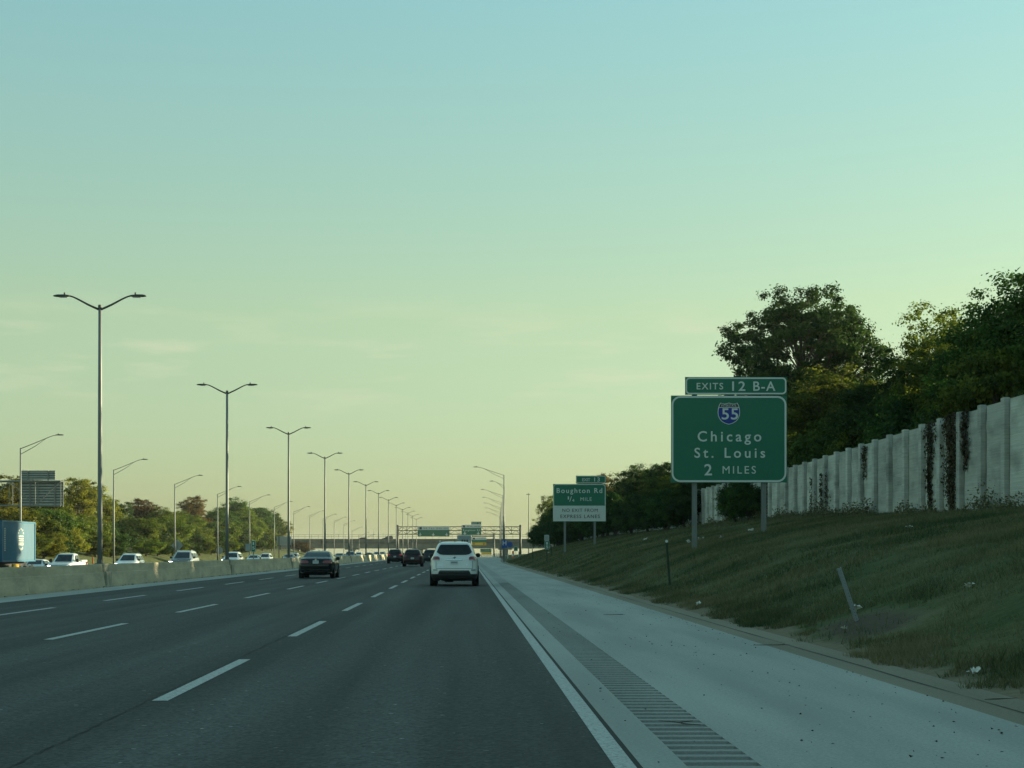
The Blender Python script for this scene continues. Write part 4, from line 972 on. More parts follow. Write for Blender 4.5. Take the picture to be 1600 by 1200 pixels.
X=-39.;Y=FPX*X/(145-VPX); o=empty('marker_stake',(X,Y,g(X,Y))); MB().box(-.06,.06,-.03,.03,-.2,1.35).build('stake',M['sign_orange'],o); tag(o,'slim orange marker stake on the verge left of the nearest twin lamp','marker post')
Y=215.; X,_=pz(190,846,Y); org=(X,Y,g(X,Y)); o=empty('verge_sign',org); tag(o,'small sign with orange top right of the nearest twin lamp post','sign')
panel(o,org,'panel',184,197,842,847,Y,M['sign_orange'],None,back=False); panel(o,org,'lower_panel',175,190,847.2,862,Y,M['sign_back'],None,back=False); b=MB(); b.box(-.05,.05,.06,.12,-.2,2.6); b.build('post',M['galv_dark'],o)

# --- back of the overhead sign on the left
Y=150.; o=empty('overhead_sign',(-47.5,Y,g(-47.5,Y))); org=tuple(o.location); tag(o,'grey ribbed back of an overhead sign on a steel truss, left edge','sign')
def slat_panel(px0,px1,py0,py1,n):
    x0,z1=pz(px0,py0,Y); x1,z0=pz(px1,py1,Y); pl=MB().box(x0-org[0],x1-org[0],.30,.33,z0-org[2],z1-org[2]).build('panel',M['galv_dark'],o)
    for i in range(n):
        za=z0+(z1-z0)*i/n; zb=z0+(z1-z0)*(i+.62)/n; MB().bbox(x0-org[0],x1-org[0],.25,.299,za-org[2],zb-org[2],.008).build('slat',M['sign_back'],pl)
    for f_ in (.2,.8):
        xx=x0+(x1-x0)*f_-org[0]; MB().box(xx-.05,xx+.05,.12,.248,z0-org[2]-.1,z1-org[2]).build('bracket',M['galv'],o)
slat_panel(32,85,735,749.5,4); slat_panel(33,98,750.5,789,9)
xa=-50.-org[0]; xb=pz(98.5,0,Y)[0]-org[0]; zt=pz(0,752.5,Y)[1]-org[2]; zb=pz(0,790.5,Y)[1]-org[2]
for yy in (-.9,.05):
    for zz in (zt,zb): MB().tube([(xa,yy,zz),(xb,yy,zz)],.075,8).build('chord',M['galv'],o)
npan=6
for i in range(npan+1):
    xx=xa+(xb-xa)*i/npan
    for yy in (-.9,.05): MB().tube([(xx,yy,zb),(xx,yy,zt)],.04,6).build('strut',M['galv'],o)
    MB().tube([(xx,-.9,zt),(xx,.05,zt)],.03,6).build('strut',M['galv'],o)
    if i<npan:
        x2=xa+(xb-xa)*(i+1)/npan
        a,c=(zb,zt) if i%2 else (zt,zb); MB().tube([(xx,-.9,a),(x2,-.9,c)],.045,6).build('brace',M['galv'],o)
MB().tube([(xa+.6,-.4,-.3),(xa+.6,-.4,zt+.3)],[.28,.22],12).build('mast',M['galv'],o)

# --- toll gantry over the road
def truss(o,org,Y,xa,xb,zs,m,n,yy0=-1.2,yy1=0.9):
    for yy in (yy0,yy1):
        for zz in zs: MB().tube([(xa,yy,zz),(xb,yy,zz)],.10,6).build('chord',m,o)
        for i in range(n+1):
            xx=xa+(xb-xa)*i/n
            MB().tube([(xx,yy,zs[0]),(xx,yy,zs[-1])],.055,5).build('strut',m,o)
        b=MB()
        for i in range(n):
            x1_=xa+(xb-xa)*i/n; x2=xa+(xb-xa)*(i+1)/n; xm=(x1_+x2)/2
            for q in range(len(zs)-1): b.tube([(x1_,yy,zs[q]),(xm,yy,zs[q+1]),(x2,yy,zs[q])],.045,5)
        b.build('lattice',m,o)
Y=456.; o=empty('sign_gantry',(-1.9,Y,float(dropz(Y)))); org=tuple(o.location); tag(o,'steel truss gantry carrying green toll signs over all lanes','gantry')
xa=pz(621.5,0,Y)[0]-org[0]; xb=pz(813,0,Y)[0]-org[0]
zs=[pz(0,p,Y)[1]-org[2] for p in (834.5,829,823)]
truss(o,org,Y,xa,xb,zs,M['galv_dark'],14)
for xx,zz in ((xa,-.5),(xb,-.5)): MB().tube([(xx,-.15,zz),(xx,-.15,zs[-1]+.5)],[.36,.30],10).build('mast',M['galv_dark'],o,True)
def down_arrow(px,py,Y,parent,org,m,k=1.):
    x,z=pz(px,py,Y); x-=org[0]; z-=org[2]
    MB().prism_xz([(x-.11*k,z+.42*k),(x+.11*k,z+.42*k),(x+.11*k,z),(x+.46*k,z),(x,z-.46*k),(x-.46*k,z),(x-.11*k,z)],Y-org[1]-.05,Y-org[1]-.01).build('arrow',m,parent)
Yg=Y-1.6
def toll_sign(px0,px1,py0,pym,py1,tab,title,arrows,label,Yg=Yg,lower='sign_green',hasname=None):
    X0,_=pz((px0+px1)/2,0,Yg); zb=pz(0,py1,Yg)[1]; org=(X0,Yg,zb); s=empty('toll_sign',org); tag(s,label,'sign')
    W_,*_=panel(s,org,'white_band',px0,px1,py0,pym-.1,Yg,M['sign_white'],None,back=False); 
    wpx=px1-px0; P,*_=panel(s,org,'panel',px0,px1,pym,py1,Yg,M[lower],None,back=False)
    lg0=px0+wpx*.06; lg=panel(s,org,'logo',lg0,lg0+3.6,py0+.6,pym-.7,Yg-.03,M['sign_purple'],None,back=False)
    wr('OR PAY ONLINE',lg0+6,px1-wpx*.06,py0+1.6,pym-1.5,Yg,M['sign_black'],W_,org,.012,1.1,.03)
    if title: wr(title,px0+2.2,px1-2.2,pym+2.2,pym+4.8,Yg,M['sign_letter'],P,org,.016,1.1,.03)
    for a in arrows: down_arrow(a,py1-3.0,Yg,P,org,M['sign_letter'] if lower!='sign_yellow' else M['sign_black'])
    if tab:
        T,*_=panel(s,org,'exit_tab',*tab,Yg,M['sign_green'],M['sign_letter'],.06,.12,False); wr('EXIT 13',tab[0]+2,tab[1]-2,tab[2]+1.3,tab[3]-1.3,Yg,M['sign_letter'],T,org,.012,1.1,.03)
    b=MB()
    x0=pz(px0,0,Yg)[0]-org[0]; x1=pz(px1,0,Yg)[0]-org[0]; hgt=pz(0,py0,Yg)[1]-zb
    for f_ in (.2,.8): xx=x0+(x1-x0)*f_; b.box(xx-.06,xx+.06,.04,.30,.1,hgt+.05)
    b.build('hanger',M['galv_dark'],s)
    return s
toll_sign(652.5,702.3,823,828,838,None,None,(656.5,677,698),'wide green toll sign with three white arrows on the gantry')
toll_sign(721.3,752,820.2,824.9,836,(736.2,752,815,819.8),'Boughton Rd',(726.3,747.3),'green Boughton Rd sign with exit tab on the gantry')
# yellow toll sign on a cantilever mast beyond the gantry
Y2=512.; s=toll_sign(737.3,760,839.5,843.5,847.6,None,None,(),'green and yellow toll sign below the Boughton Rd gantry sign',Yg=Y2)
org=tuple(s.location); P,*_=panel(s,org,'yellow_panel',737.6,760,847.7,851.8,Y2,M['sign_yellow'],None,back=False); down_arrow(740.5,849.6,Y2,P,org,M['sign_black'],.7); down_arrow(756.2,849.6,Y2,P,org,M['sign_black'],.7)
b=MB(); xr_=pz(772,0,Y2)[0]-org[0]; b.tube([(xr_,.5,-8),(xr_,.5,2.6)],.28,10); b.tube([(xr_,.5,2.0),(-2.4,.5,2.0)],.16,8); b.tube([(xr_,.5,.8),(-2.4,.5,.8)],.14,8); b.build('mast',M['galv_dark'],s,True)
Y3=690.; X0,_=pz(759,0,Y3); s=empty('toll_sign',(X0,Y3,g(X0,Y3))); tag(s,'far green and yellow sign seen under the overpass','sign'); org=tuple(s.location)
panel(s,org,'panel',750.5,768,857.5,863,Y3,M['sign_green'],None,back=False); panel(s,org,'yellow_panel',752,768,863.1,866.5,Y3,M['sign_yellow'],None,back=False)
for px in (753,766): xx=pz(px,0,Y3)[0]-org[0]; MB().tube([(xx,.3,-.3),(xx,.3,pz(0,858,Y3)[1]-org[2])],.12,8).build('post',M['galv'],s)
# hospital sign and its neighbours
Y=212.; X0,_=pz(788.4,0,Y); org=(X0,Y,g(X0,Y)); s=empty('hospital_sign',org); tag(s,'blue sign with a white H beside the exit lane lamp posts','sign')
P,*_=panel(s,org,'panel',784.2,792.6,843.4,856,Y,M['sign_blue2'],None,back=False); wr('H',785.4,791.2,844.8,852,Y,M['sign_letter'],P,org,.03,1,.012)
b=MB(); b.box(-.04,.04,.04,.09,-.3,pz(0,850,Y)[1]-org[2]); b.build('post',M['galv'],s)
Y=300.; X0,_=pz(796.8,0,Y); org=(X0,Y,g(X0,Y)); s=empty('service_sign',org); tag(s,'round blue sign to the right of the H sign','sign')
zc=pz(0,851,Y)[1]-org[2]; MB().prism_xz([(.52*math.cos(R(22.5*k)),zc+.52*math.sin(R(22.5*k))) for k in range(16)],0,.02).build('panel',M['sign_blue2'],s); b=MB(); b.box(-.04,.04,.03,.08,-.3,zc); b.build('post',M['galv'],s)
Y=318.; X0,_=pz(801.6,0,Y); org=(X0,Y,g(X0,Y)); s=empty('traffic_barrel',org); tag(s,'red and white striped channelizer beside the exit ramp','barrel')
b=MB(); b.lathe([(.30,0),(.30,.08),(.24,.1),(.22,.4)],12); b.build('base',M['sign_orange'],s); b=MB(); b.lathe([(.22,.401),(.20,.8)],12); b.build('white_band',M['sign_letter'],s); b=MB(); b.lathe([(.20,.801),(.17,1.3),(.08,1.4)],12); b.build('red_band',M['sign_orange'],s)
Y=330.; X0,_=pz(806,0,Y); org=(X0,Y,g(X0,Y)); s=empty('exit_gore_sign',org); tag(s,'small green sign among the ramp markers left of the dark bush','sign')
panel(s,org,'panel',802.8,809,854,861,Y,M['sign_green'],M['sign_letter'],.05,.1,False); b=MB(); b.box(-.04,.04,.04,.09,-.3,pz(0,855,Y)[1]-org[2]); b.build('post',M['galv'],s)
for i,(px,Y) in enumerate(((771,300),(773.5,310),(776.5,322),(779,335),(793.5,330),(810.5,335))):
    X,_=pz(px,0,Y); o=empty('delineator',(X,Y,g(X,Y))); MB().bbox(-.07,.07,-.03,.03,-.1,1.15,.01).build('blade',M['sign_white'],o); MB().box(-.071,.071,-.034,-.0305,.85,1.0).build('band',M['sign_orange'],o)
    tag(o,'pale upright delineator post near the start of the exit ramp','delineator','delineators at the exit ramp')

# ------------------------------------------------------------------ overpass
Yb=620.; br=empty('overpass',(-20,Yb,-3.2)); tag(br,'long low grey concrete overpass crossing the whole highway','bridge')
def bz(py): return pz(0,py,Yb)[1]+3.2
MB().box(-150,140,0,12,bz(848.5),bz(846.5)).build('deck',M['bridge_dark'],br)
for y0 in (-.3,12.0): MB().box(-150,140,y0,y0+.3,bz(848.8),bz(842)).build('parapet',M['bridge_dark'],br)
for y0 in (.7,3.6,6.5,9.4): MB().box(-150,140,y0,y0+.7,bz(857),bz(848.6)).build('girder',M['bridge_conc'],br)
for px in (549,656,790,460):
    x=pz(px,0,Yb)[0]+20; MB().bbox(x-1.0,x+1.0,1.5,10.5,-.3,bz(857.2),.15).build('pier',M['bridge_conc'],br); MB().bbox(x-2.6,x+2.6,1.2,10.8,bz(858.8),bz(857.05),.1).build('pier_cap',M['bridge_conc'],br)
for xa_,xb_ in ((-150,-88),(52,140)):
    MB().add([(xa_,-2,-.5),(xb_,-2,-.5),(xb_,14,-.5),(xa_,14,-.5),(xa_,.3,bz(850)),(xb_+(-8 if xa_<0 else 0),.3,bz(850)),(xb_+(-8 if xa_<0 else 0),12,bz(850)),(xa_,12,bz(850))],[(0,1,5,4),(1,2,6,5),(2,3,7,6),(3,0,4,7),(4,5,6,7)]).build('abutment',M['bridge_conc'],br)
for zz in (835.5,838.5): MB().tube([(-150,.0,bz(zz)),(140,.0,bz(zz))],.05,5).build('rail',M['galv_dark'],br)
for i in range(116):
    x=-150+i*2.5; MB().box(x-.04,x+.04,-.04,.04,bz(842)+.001,bz(835.3)).build('rail_post',M['galv_dark'],br)
for i,px in enumerate((583,590,596)):
    X,_=pz(px,0,Yb+8); c=copy_tree(tw); c.location=(X,Yb+11+i*40,bz(842)-3.2-.9-(0 if i==0 else 1.2)); c.scale=(.9,.9,.42)
    tag(c,'tiny distant twin-arm lamp post seen above the overpass','lamp post','lamp posts above the overpass')
X,_=pz(826,0,330); o=empty('utility_pole',(X,330,g(X,330))); MB().tube([(0,0,-.3),(0,0,pz(0,770,330)[1]-g(X,330))],[.10,.07],8).build('pole',M['galv'],o); zt=pz(0,772,330)[1]-g(X,330)
MB().box(-.5,.3,-.05,.05,zt-.1,zt).build('crossarm',M['galv_dark'],o); tag(o,'thin bare utility pole above the dark bush','pole')

# ------------------------------------------------------------------ vehicles
class Loft:
    """car shell: a stack of rounded plan outlines; table rows (z, rear y, front y, half width)"""
    def __init__(s,rows,n=8.): s.r=np.array(rows,float); s.n=n
    def at(s,z): return [float(np.interp(z,s.r[:,0],s.r[:,k])) for k in (1,2,3)]
    def rear(s,x,z,e=0.):
        a,b,w_=s.at(z); yc,ly=(a+b)/2,(b-a)/2; return yc-ly*max(0.,1-min(abs(x)/w_,1)**s.n)**(1/s.n)-e
    def front(s,x,z,e=0.):
        a,b,w_=s.at(z); yc,ly=(a+b)/2,(b-a)/2; return yc+ly*max(0.,1-min(abs(x)/w_,1)**s.n)**(1/s.n)+e
    def side(s,y,z,e=0.):
        a,b,w_=s.at(z); yc,ly=(a+b)/2,(b-a)/2; return w_*max(0.,1-min(abs(y-yc)/ly,1)**s.n)**(1/s.n)+e
    def mesh(s,name,m,levels=26,nu=84):
        z0,z1=s.r[0,0],s.r[-1,0]; zs=sorted(set(list(np.linspace(z0,z1,levels))+list(s.r[:,0]))); vv=[];ff=[]
        for z in zs:
            a,b,w_=s.at(z); yc,ly=(a+b)/2,(b-a)/2
            for k in range(nu):
                t_=2*math.pi*k/nu; c,d=math.cos(t_),math.sin(t_)
                vv.append((w_*math.copysign(abs(c)**(2/s.n),c),yc+ly*math.copysign(abs(d)**(2/s.n),d),z))
        for j in range(len(zs)-1):
            for k in range(nu): q=(k+1)%nu; ff.append((j*nu+k,j*nu+q,(j+1)*nu+q,(j+1)*nu+k))
        ff.append(tuple(range(nu-1,-1,-1))); ff.append(tuple((len(zs)-1)*nu+k for k in range(nu)))
        me=MB().add(vv,ff).mesh(name,m,True); return me
    def patch(s,kind,rows,e=.012,nc=8,sub=5):
        """rows: (z,a,b): a,b are x (rear/front) or y (side +1/-1); follows the shell, proud by e"""
        rr=[]
        for (z0,a0,b0),(z1,a1,b1) in zip(rows[:-1],rows[1:]):
            for i in range(sub): t_=i/sub; rr.append((z0+(z1-z0)*t_,a0+(a1-a0)*t_,b0+(b1-b0)*t_))
        rr.append(rows[-1]); vv=[];ff=[]
        for z,a,b in rr:
            for i in range(nc+1):
                u=a+(b-a)*i/nc
                vv.append({'rear':lambda:(u,s.rear(u,z,e),z),'front':lambda:(u,s.front(u,z,e),z),'right':lambda:(s.side(u,z,e),u,z),'left':lambda:(-s.side(u,z,e),u,z)}[kind]())
        k=nc+1
        for j in range(len(rr)-1):
            for i in range(nc): q=j*k+i; ff.append((q,q+1,q+k+1,q+k))
        return MB().add(vv,ff)

def wheels(o,ys,track,r,wd,rim='rim'):
    t_=[(r*.62,-wd/2),(r*.93,-wd/2),(r,-wd*.36),(r,wd*.36),(r*.93,wd/2),(r*.62,wd/2)]
    tm=MB().lathe(t_,20,'x').mesh('tyre',M['tyre'],False)
    rb=MB().lathe([(r*.63,-.03),(r*.60,.0),(r*.16,.02)],20,'x'); 
    rm=rb.mesh('rim',M[rim])
    for yy in ys:
        for s in (-1,1):
            wv=link_mesh('wheel',tm,None,o); wv.location=(s*(track-wd/2),yy,r)
            q=link_mesh('rim',rm,None,wv); q.location=(s*wd*.42,0,0); q.scale=(s,1,1)
            MB().lathe([(r*1.18,-.02),(r*1.16,.0)],20,'x',(s*(track-.01)+(.018 if s>0 else 0),yy,r+.02)).build('wheel_arch',M['arch'],o)
SUV_T=[(.26,.16,4.80,.88),(.34,.06,4.88,.94),(.48,.01,4.96,.965),(.62,.0,5.0,.975),(.86,.04,4.95,.98),(.97,.06,4.80,.975),(1.08,.08,4.2,.965),(1.15,.10,3.85,.93),(1.27,.15,3.62,.865),(1.45,.22,3.30,.79),(1.62,.31,2.98,.72),(1.70,.36,2.80,.675),(1.76,.46,2.6,.62),(1.80,.8,2.3,.50),(1.815,1.2,2.0,.30)]
SEDAN_T=[(.20,.22,4.68,.80),(.30,.08,4.78,.88),(.45,.02,4.84,.915),(.65,.0,4.82,.925),(.78,.02,4.65,.92),(.90,.05,4.05,.90),(.98,.07,3.62,.87),(1.03,.14,3.45,.85),(1.06,.45,3.36,.82),(1.12,.74,3.22,.775),(1.25,1.0,2.95,.70),(1.36,1.25,2.70,.63),(1.41,1.5,2.5,.56),(1.44,1.8,2.3,.42),(1.45,2.0,2.2,.25)]
CUV_T=[(.24,.18,4.40,.84),(.32,.07,4.48,.90),(.46,.02,4.55,.925),(.62,.0,4.58,.93),(.84,.03,4.52,.93),(.95,.05,4.35,.925),(1.03,.07,3.75,.91),(1.10,.10,3.42,.87),(1.22,.17,3.18,.81),(1.38,.27,2.90,.74),(1.52,.38,2.62,.68),(1.58,.46,2.46,.63),(1.64,.62,2.25,.55),(1.67,.95,2.0,.38),(1.68,1.2,1.8,.22)]
def car_base(name,T,m,label,X,Y,face=1,z=None,scale=(1,1,1),cat='car',group=None,rim='rim'):
    """face=1: we see the rear; face=-1: oncoming"""
    o=empty(name,(X,Y,float(dropz(Y)) if z is None else z),0 if face>0 else math.pi); o.scale=scale; tag(o,label,cat,group)
    L_=Loft(T); 
    link_mesh('body',L_.mesh('body',M[m]),None,o)
    return o,L_
def dress(o,L_,kind,lights='taillight',head='headlight_off',glass='glass',rear_full=True,low='black_plastic',plate=True):
    H=L_.r[-1,0]; k=1. if kind=='suv' else (H/1.815)
    def zz(z): return z*k
    Tn=L_.r[:,3].max(); f=Tn/.98
    if kind in('suv','cuv'):
        L_.patch('rear',[(zz(1.275),-.45*f,.45*f),(zz(1.30),-.60*f,.60*f),(zz(1.385),-.715*f,.715*f),(zz(1.55),-.645*f,.645*f),(zz(1.66),-.585*f,.585*f),(zz(1.69),-.52*f,.52*f)],.022,24).build('rear_window',M[glass],o,True)
        rows=[(zz(1.20),None),(zz(1.40),None),(zz(1.60),None),(zz(1.655),None)]
        L=L_.r[:,2].max()
        for s_ in ('left','right'):
            L_.patch(s_,[(zz(1.20),.52*L,.70*L),(zz(1.38),.52*L,.655*L),(zz(1.60),.52*L,.595*L)],.012).build('side_window',M[glass],o,True)
            L_.patch(s_,[(zz(1.20),.31*L,.50*L),(zz(1.60),.31*L,.50*L)],.012).build('side_window',M[glass],o,True)
            L_.patch(s_,[(zz(1.22),.13*L,.29*L),(zz(1.60),.15*L,.29*L)],.012).build('side_window',M[glass],o,True)
            MB().tube([( (-1 if s_=='left' else 1)*.60*f,.18*L,zz(1.80)),((-1 if s_=='left' else 1)*.60*f,.22*L,zz(1.835)),((-1 if s_=='left' else 1)*.60*f,.48*L,zz(1.84)),((-1 if s_=='left' else 1)*.58*f,.52*L,zz(1.79))],.018,6).build('roof_rail',M['chrome'] if kind=='suv' else M['black_plastic'],o,True)
        wsr=[(zz(1.19),-.80*f,.80*f),(zz(1.40),-.74*f,.74*f),(zz(1.62),-.66*f,.66*f),(zz(1.68),-.58*f,.58*f)]
        hz=(.80,.92); tz=[(1.04,.62,.86),(1.10,.585,.925),(1.17,.60,.90),(1.21,.66,.85)]; gz_=(.55,.80); bz_=(.27,.50)
    else:
        L=L_.r[:,2].max()
        L_.patch('rear',[(1.085,-.66,.66),(1.12,-.70,.70),(1.25,-.63,.63),(1.35,-.56,.56),(1.375,-.50,.50)],.014).build('rear_window',M['glass_clear'],o,True)
        for s_ in ('left','right'):
            L_.patch(s_,[(1.05,.52*L,.685*L),(1.20,.52*L,.635*L),(1.34,.52*L,.575*L)],.012).build('side_window',M[glass],o,True)
            L_.patch(s_,[(1.06,.27*L,.505*L),(1.20,.30*L,.505*L),(1.34,.34*L,.505*L)],.012).build('side_window',M[glass],o,True)
        wsr=[(1.04,-.76,.76),(1.20,-.70,.70),(1.34,-.60,.60),(1.38,-.52,.52)]
        hz=(.62,.73); tz=[(.80,.42,.84),(.84,.36,.875),(.92,.40,.86),(.95,.52,.82)]; gz_=(.38,.60); bz_=(.21,.40); zz=lambda z:z
    L_.patch('front',wsr,.014).build('windshield',M[glass],o,True)
    for s in (-1,1):
        rows=[(zz(z) if kind!='sedan' else z,s*a*f if kind!='sedan' else s*a,s*b_*f if kind!='sedan' else s*b_) for z,a,b_ in tz]
        L_.patch('rear',rows,.018).build('taillight',M[lights],o,True)
        h0,h1=(zz(hz[0]),zz(hz[1])) if kind!='sedan' else hz
        L_.patch('front',[(h0,s*.55*f,s*.86*f),(h1,s*.58*f,s*.90*f)],.02).build('headlight',M[head],o,True)
        mz=zz(1.25) if kind!='sedan' else 1.03
        b=MB(); b.lathe([(.03,0),(.085,.03),(.095,.10),(.085,.17),(.03,.20)],10,'x',(0,0,0)); mo=b.build('mirror',M['black_plastic'],o,True); mo.location=((.88*f if s>0 else -.88*f-.20),.655*L if kind!='sedan' else .645*L,mz)
    a,b_=(zz(gz_[0]),zz(gz_[1])); L_.patch('front',[(a,-.42*f,.42*f),(b_,-.46*f,.46*f)],.016).build('grille',M['black_plastic'],o,True)
    L_.patch('front',[(zz(.30),-.7*f,.7*f),(zz(.42),-.74*f,.74*f)],.016).build('lower_grille',M['black_plastic'],o,True)
    a,b_=zz(bz_[0]),zz(bz_[1]); w_=L_.at(a)[2]
    L_.patch('rear',[(a,-w_*.97,w_*.97),((a+b_)/2,-w_*1.0,w_*1.0),(b_,-w_*.99,w_*.99)],.012).build('rear_bumper',M[low],o,True)
    if plate:
        pzc={'suv':.965,'cuv':.80,'sedan':.86}[kind]
        pl=L_.patch('rear',[(pzc-.075,-.152,.152),(pzc+.075,-.152,.152)],.022,4,2).build('license_plate',M['plate'],o)
        b=MB()
        for i in range(6):
            xx=-.105+i*.042; b.box(xx-.012,xx+.012,L_.rear(xx,pzc,.028),L_.rear(xx,pzc,.025),pzc-.03,pzc+.028)
        b.build('plate_print',M['plate_mark'],pl)

# white SUV ahead in our lane
o,L_=car_base('suv',SUV_T,'p_white','white SUV driving ahead in the same lane, nearest of the cars',-.47,67.2)
dress(o,L_,'suv')
for s in (-1,1):
    L_.patch('rear',[(1.03,s*.60,s*.83),(1.075,s*.585,s*.90)],.022).build('light_lens',M['taillight_clear'],o,True)
    L_.patch('rear',[(.645,s*.68,s*.86),(.675,s*.68,s*.86)],.016).build('reflector',M['black_plastic'],o,True)
L_.patch('rear',[(.575,-.60,.60),(.615,-.57,.57)],.022).build('skid_trim',M['chrome'],o,True)
L_.patch('rear',[(.50,-.66,.66),(.56,-.64,.64),(.625,-.60,.60),(.645,-.58,.58)],.015).build('bumper_insert',M['black_plastic'],o,True)
L_.patch('rear',[(1.06,-.33,.33),(1.10,-.34,.34)],.026).build('tailgate_handle',M['chrome'],o,True)
b=MB(); b.lathe([(.055,-.006),(.055,.004)],14,'y',(0,L_.rear(0,1.17,.015),1.18)); b.build('emblem',M['chrome'],o,True)
b=MB(); b.box(-.40,-.04,-.0,.02,0,.14); tr=b.build('trailer_shield',M['black_plastic'],o); tr.location=(0,.4,.16)
MB().tube([(-.55,.1,.24),(-.55,.6,.24)],.035,8).build('exhaust',M['chrome'],o,True)
MB().tube([(0.02,.9,1.80),(.02,.82,1.93)],[.02,.008],6).build('antenna',M['black_plastic'],o)
for x0,x1 in ((-.64,-.46),(.46,.54)): L_.patch('rear',[(.84,x0,x1),(.865,x0,x1)],.016).build('badge',M['chrome'],o)
for x in (-.74,.74): L_.patch('rear',[(.72,x-.006,x+.006),(1.02,x-.006,x+.006)],.013,1).build('tailgate_seam',M['black_plastic'],o)
L_.patch('rear',[(.715,-.74,.74),(.727,-.74,.74)],.013).build('tailgate_seam',M['black_plastic'],o)
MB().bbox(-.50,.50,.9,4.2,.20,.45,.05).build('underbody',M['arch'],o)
low=Loft([(.22,.20,4.80,.86),(.30,.05,4.90,.93),(.44,.0,4.97,.972),(.50,-.005,4.985,.978)]); link_mesh('lower_cladding',low.mesh('lower_cladding',M['black_plastic'],8),None,o)
wheels(o,(.95,3.85),.985,.375,.26)

# black sedan
o,L_=car_base('sedan',SEDAN_T,'p_black','black sedan two lanes to the left, sky glinting on its roof',-7.86,87.)
dress(o,L_,'sedan'); wheels(o,(.95,3.75),.93,.335,.24,'rim_dark')
L_.patch('rear',[(.44,-.75,.75),(.46,-.75,.75)],.02).build('bumper_trim',M['chrome'],o); MB().bbox(-.45,.45,.9,4.0,.16,.4,.05).build('underbody',M['arch'],o)
MB().lathe([(.05,-.004),(.05,.004)],12,'y',(0,L_.rear(0,.98,.012),.975)).build('emblem',M['chrome'],o)
MB().tube([(0,2.1,1.44),(0,2.02,1.50)],[.03,.008],6).build('antenna',M['black_plastic'],o)
# dark crossovers
for X,Y,m,lg,lb,sc in ((-8.42,197.,'p_maroon','brakelight','dark red SUV with lit tail lights, leftmost of the distant dark three',(1.,1.,1.02)),(-4.98,155.,'p_maroon2','taillight','dark maroon crossover, middle and nearest of the distant dark three',(1.,1.,.98)),(-4.45,206.,'p_navy','taillight','dark slate SUV half hidden behind the white SUV',(1.02,1.,1.0))):
    o,L_=car_base('crossover',CUV_T,m,lb,X,Y,scale=sc); dress(o,L_,'cuv',lights=lg); wheels(o,(.85,3.5),.94,.345,.24,'rim_dark'); MB().bbox(-.45,.45,.8,3.6,.18,.4,.05).build('underbody',M['arch'],o)
# box truck ahead of the white SUV
X,Y=-.25,277.; o=empty('box_truck',(X,Y,0)); tag(o,'grey box truck whose top shows above the white SUV','truck')
MB().bbox(-1.22,1.22,0,7.5,1.0,4.15,.12).build('box',M['truck_grey'],o)
for s in (-1,1): MB().box(min(s*.02,s*1.1),max(s*.02,s*1.1),-.03,-.001,1.1,3.95).build('rear_door',M['sign_back'],o); MB().box(s*.75-.1,s*.75+.1,-.05,-.001,.8,.95).build('taillight',M['taillight'],o)
MB().bbox(-1.1,1.1,7.7,9.8,.7,2.6,.2).build('cab',M['p_white'],o); MB().bbox(-1.15,1.15,-.1,.05,.55,.78,.02).build('bumper',M['black_plastic'],o); MB().box(-.45,.45,.5,9.5,.6,.98).build('chassis',M['black_plastic'],o)
for x in (-.35,.05,.45): MB().bbox(x-.13,x+.13,-.06,-.031,3.0,3.4,.01).build('marking',M['black_plastic'],o)
wheels(o,(2.0,8.6),1.15,.5,.3,'rim_dark')

# oncoming traffic
OG='oncoming cars beyond the median barrier'
def oncoming(kind,px,Y,m,lb,head='headlight',sc=(1,1,1)):
    X=(px-VPX)*Y/FPX; T={'suv':SUV_T,'cuv':CUV_T,'sedan':SEDAN_T}[kind]; L=max(r_[2] for r_ in T)
    o,L_=car_base({'suv':'suv','cuv':'crossover','sedan':'sedan'}[kind],T,m,lb,X,Y+L*sc[1],-1,oncoming_z(X)+.012+float(dropz(Y)),sc,group=OG)
    dress(o,L_,kind,head=head); wheels(o,(.9,L*.77),L_.r[:,3].max()*1.005,.36,.24); return o,L_
oncoming('suv',194,141,'p_white','white oncoming SUV right of the nearest twin lamp post',sc=(.97,.95,.96))
o,L_=oncoming('suv',280,137,'p_silver','oncoming silver-roofed SUV with a dark hood, left of the second twin lamp post')
L_.patch('front',[(.50,-.84,.84),(.80,-.88,.88)],.018).build('dark_nose',M['p_black'],o,True); L_.patch('front',[(.93,-.84,.84),(1.16,-.80,.80)],.03).build('hood',M['p_black'],o,True)
oncoming('cuv',359,176,'p_white','white oncoming SUV with glaring headlights behind the second twin lamp post','headlight_hot',(1.03,1,1.05))
oncoming('sedan',393,212,'p_white','white oncoming sedan behind the green marker on the barrier')
oncoming('cuv',412,240,'p_white','white oncoming crossover just right of the green marker sign')
oncoming('sedan',449,245,'p_grey','grey oncoming sedan left of the black sedan')
oncoming('cuv',457,275,'p_silver','silver oncoming crossover directly left of the black sedan')
oncoming('sedan',529,300,'p_dkblue','dark oncoming sedan right of the black sedan')
oncoming('cuv',546,290,'p_dkblue','dark oncoming crossover with bright lamps below the overpass pier',sc=(1.04,1,1))
oncoming('sedan',575,345,'p_navy','small far oncoming dark car left of the dark red SUV')
oncoming('sedan',45,131,'p_white','white oncoming car nearly hidden behind the container truck')
for i,(px,Y,m) in enumerate(((560,390,'p_white'),(588,400,'p_white'),(597,420,'p_silver'))): oncoming('cuv',px,Y,m,'tiny far oncoming car beside the overpass pier')
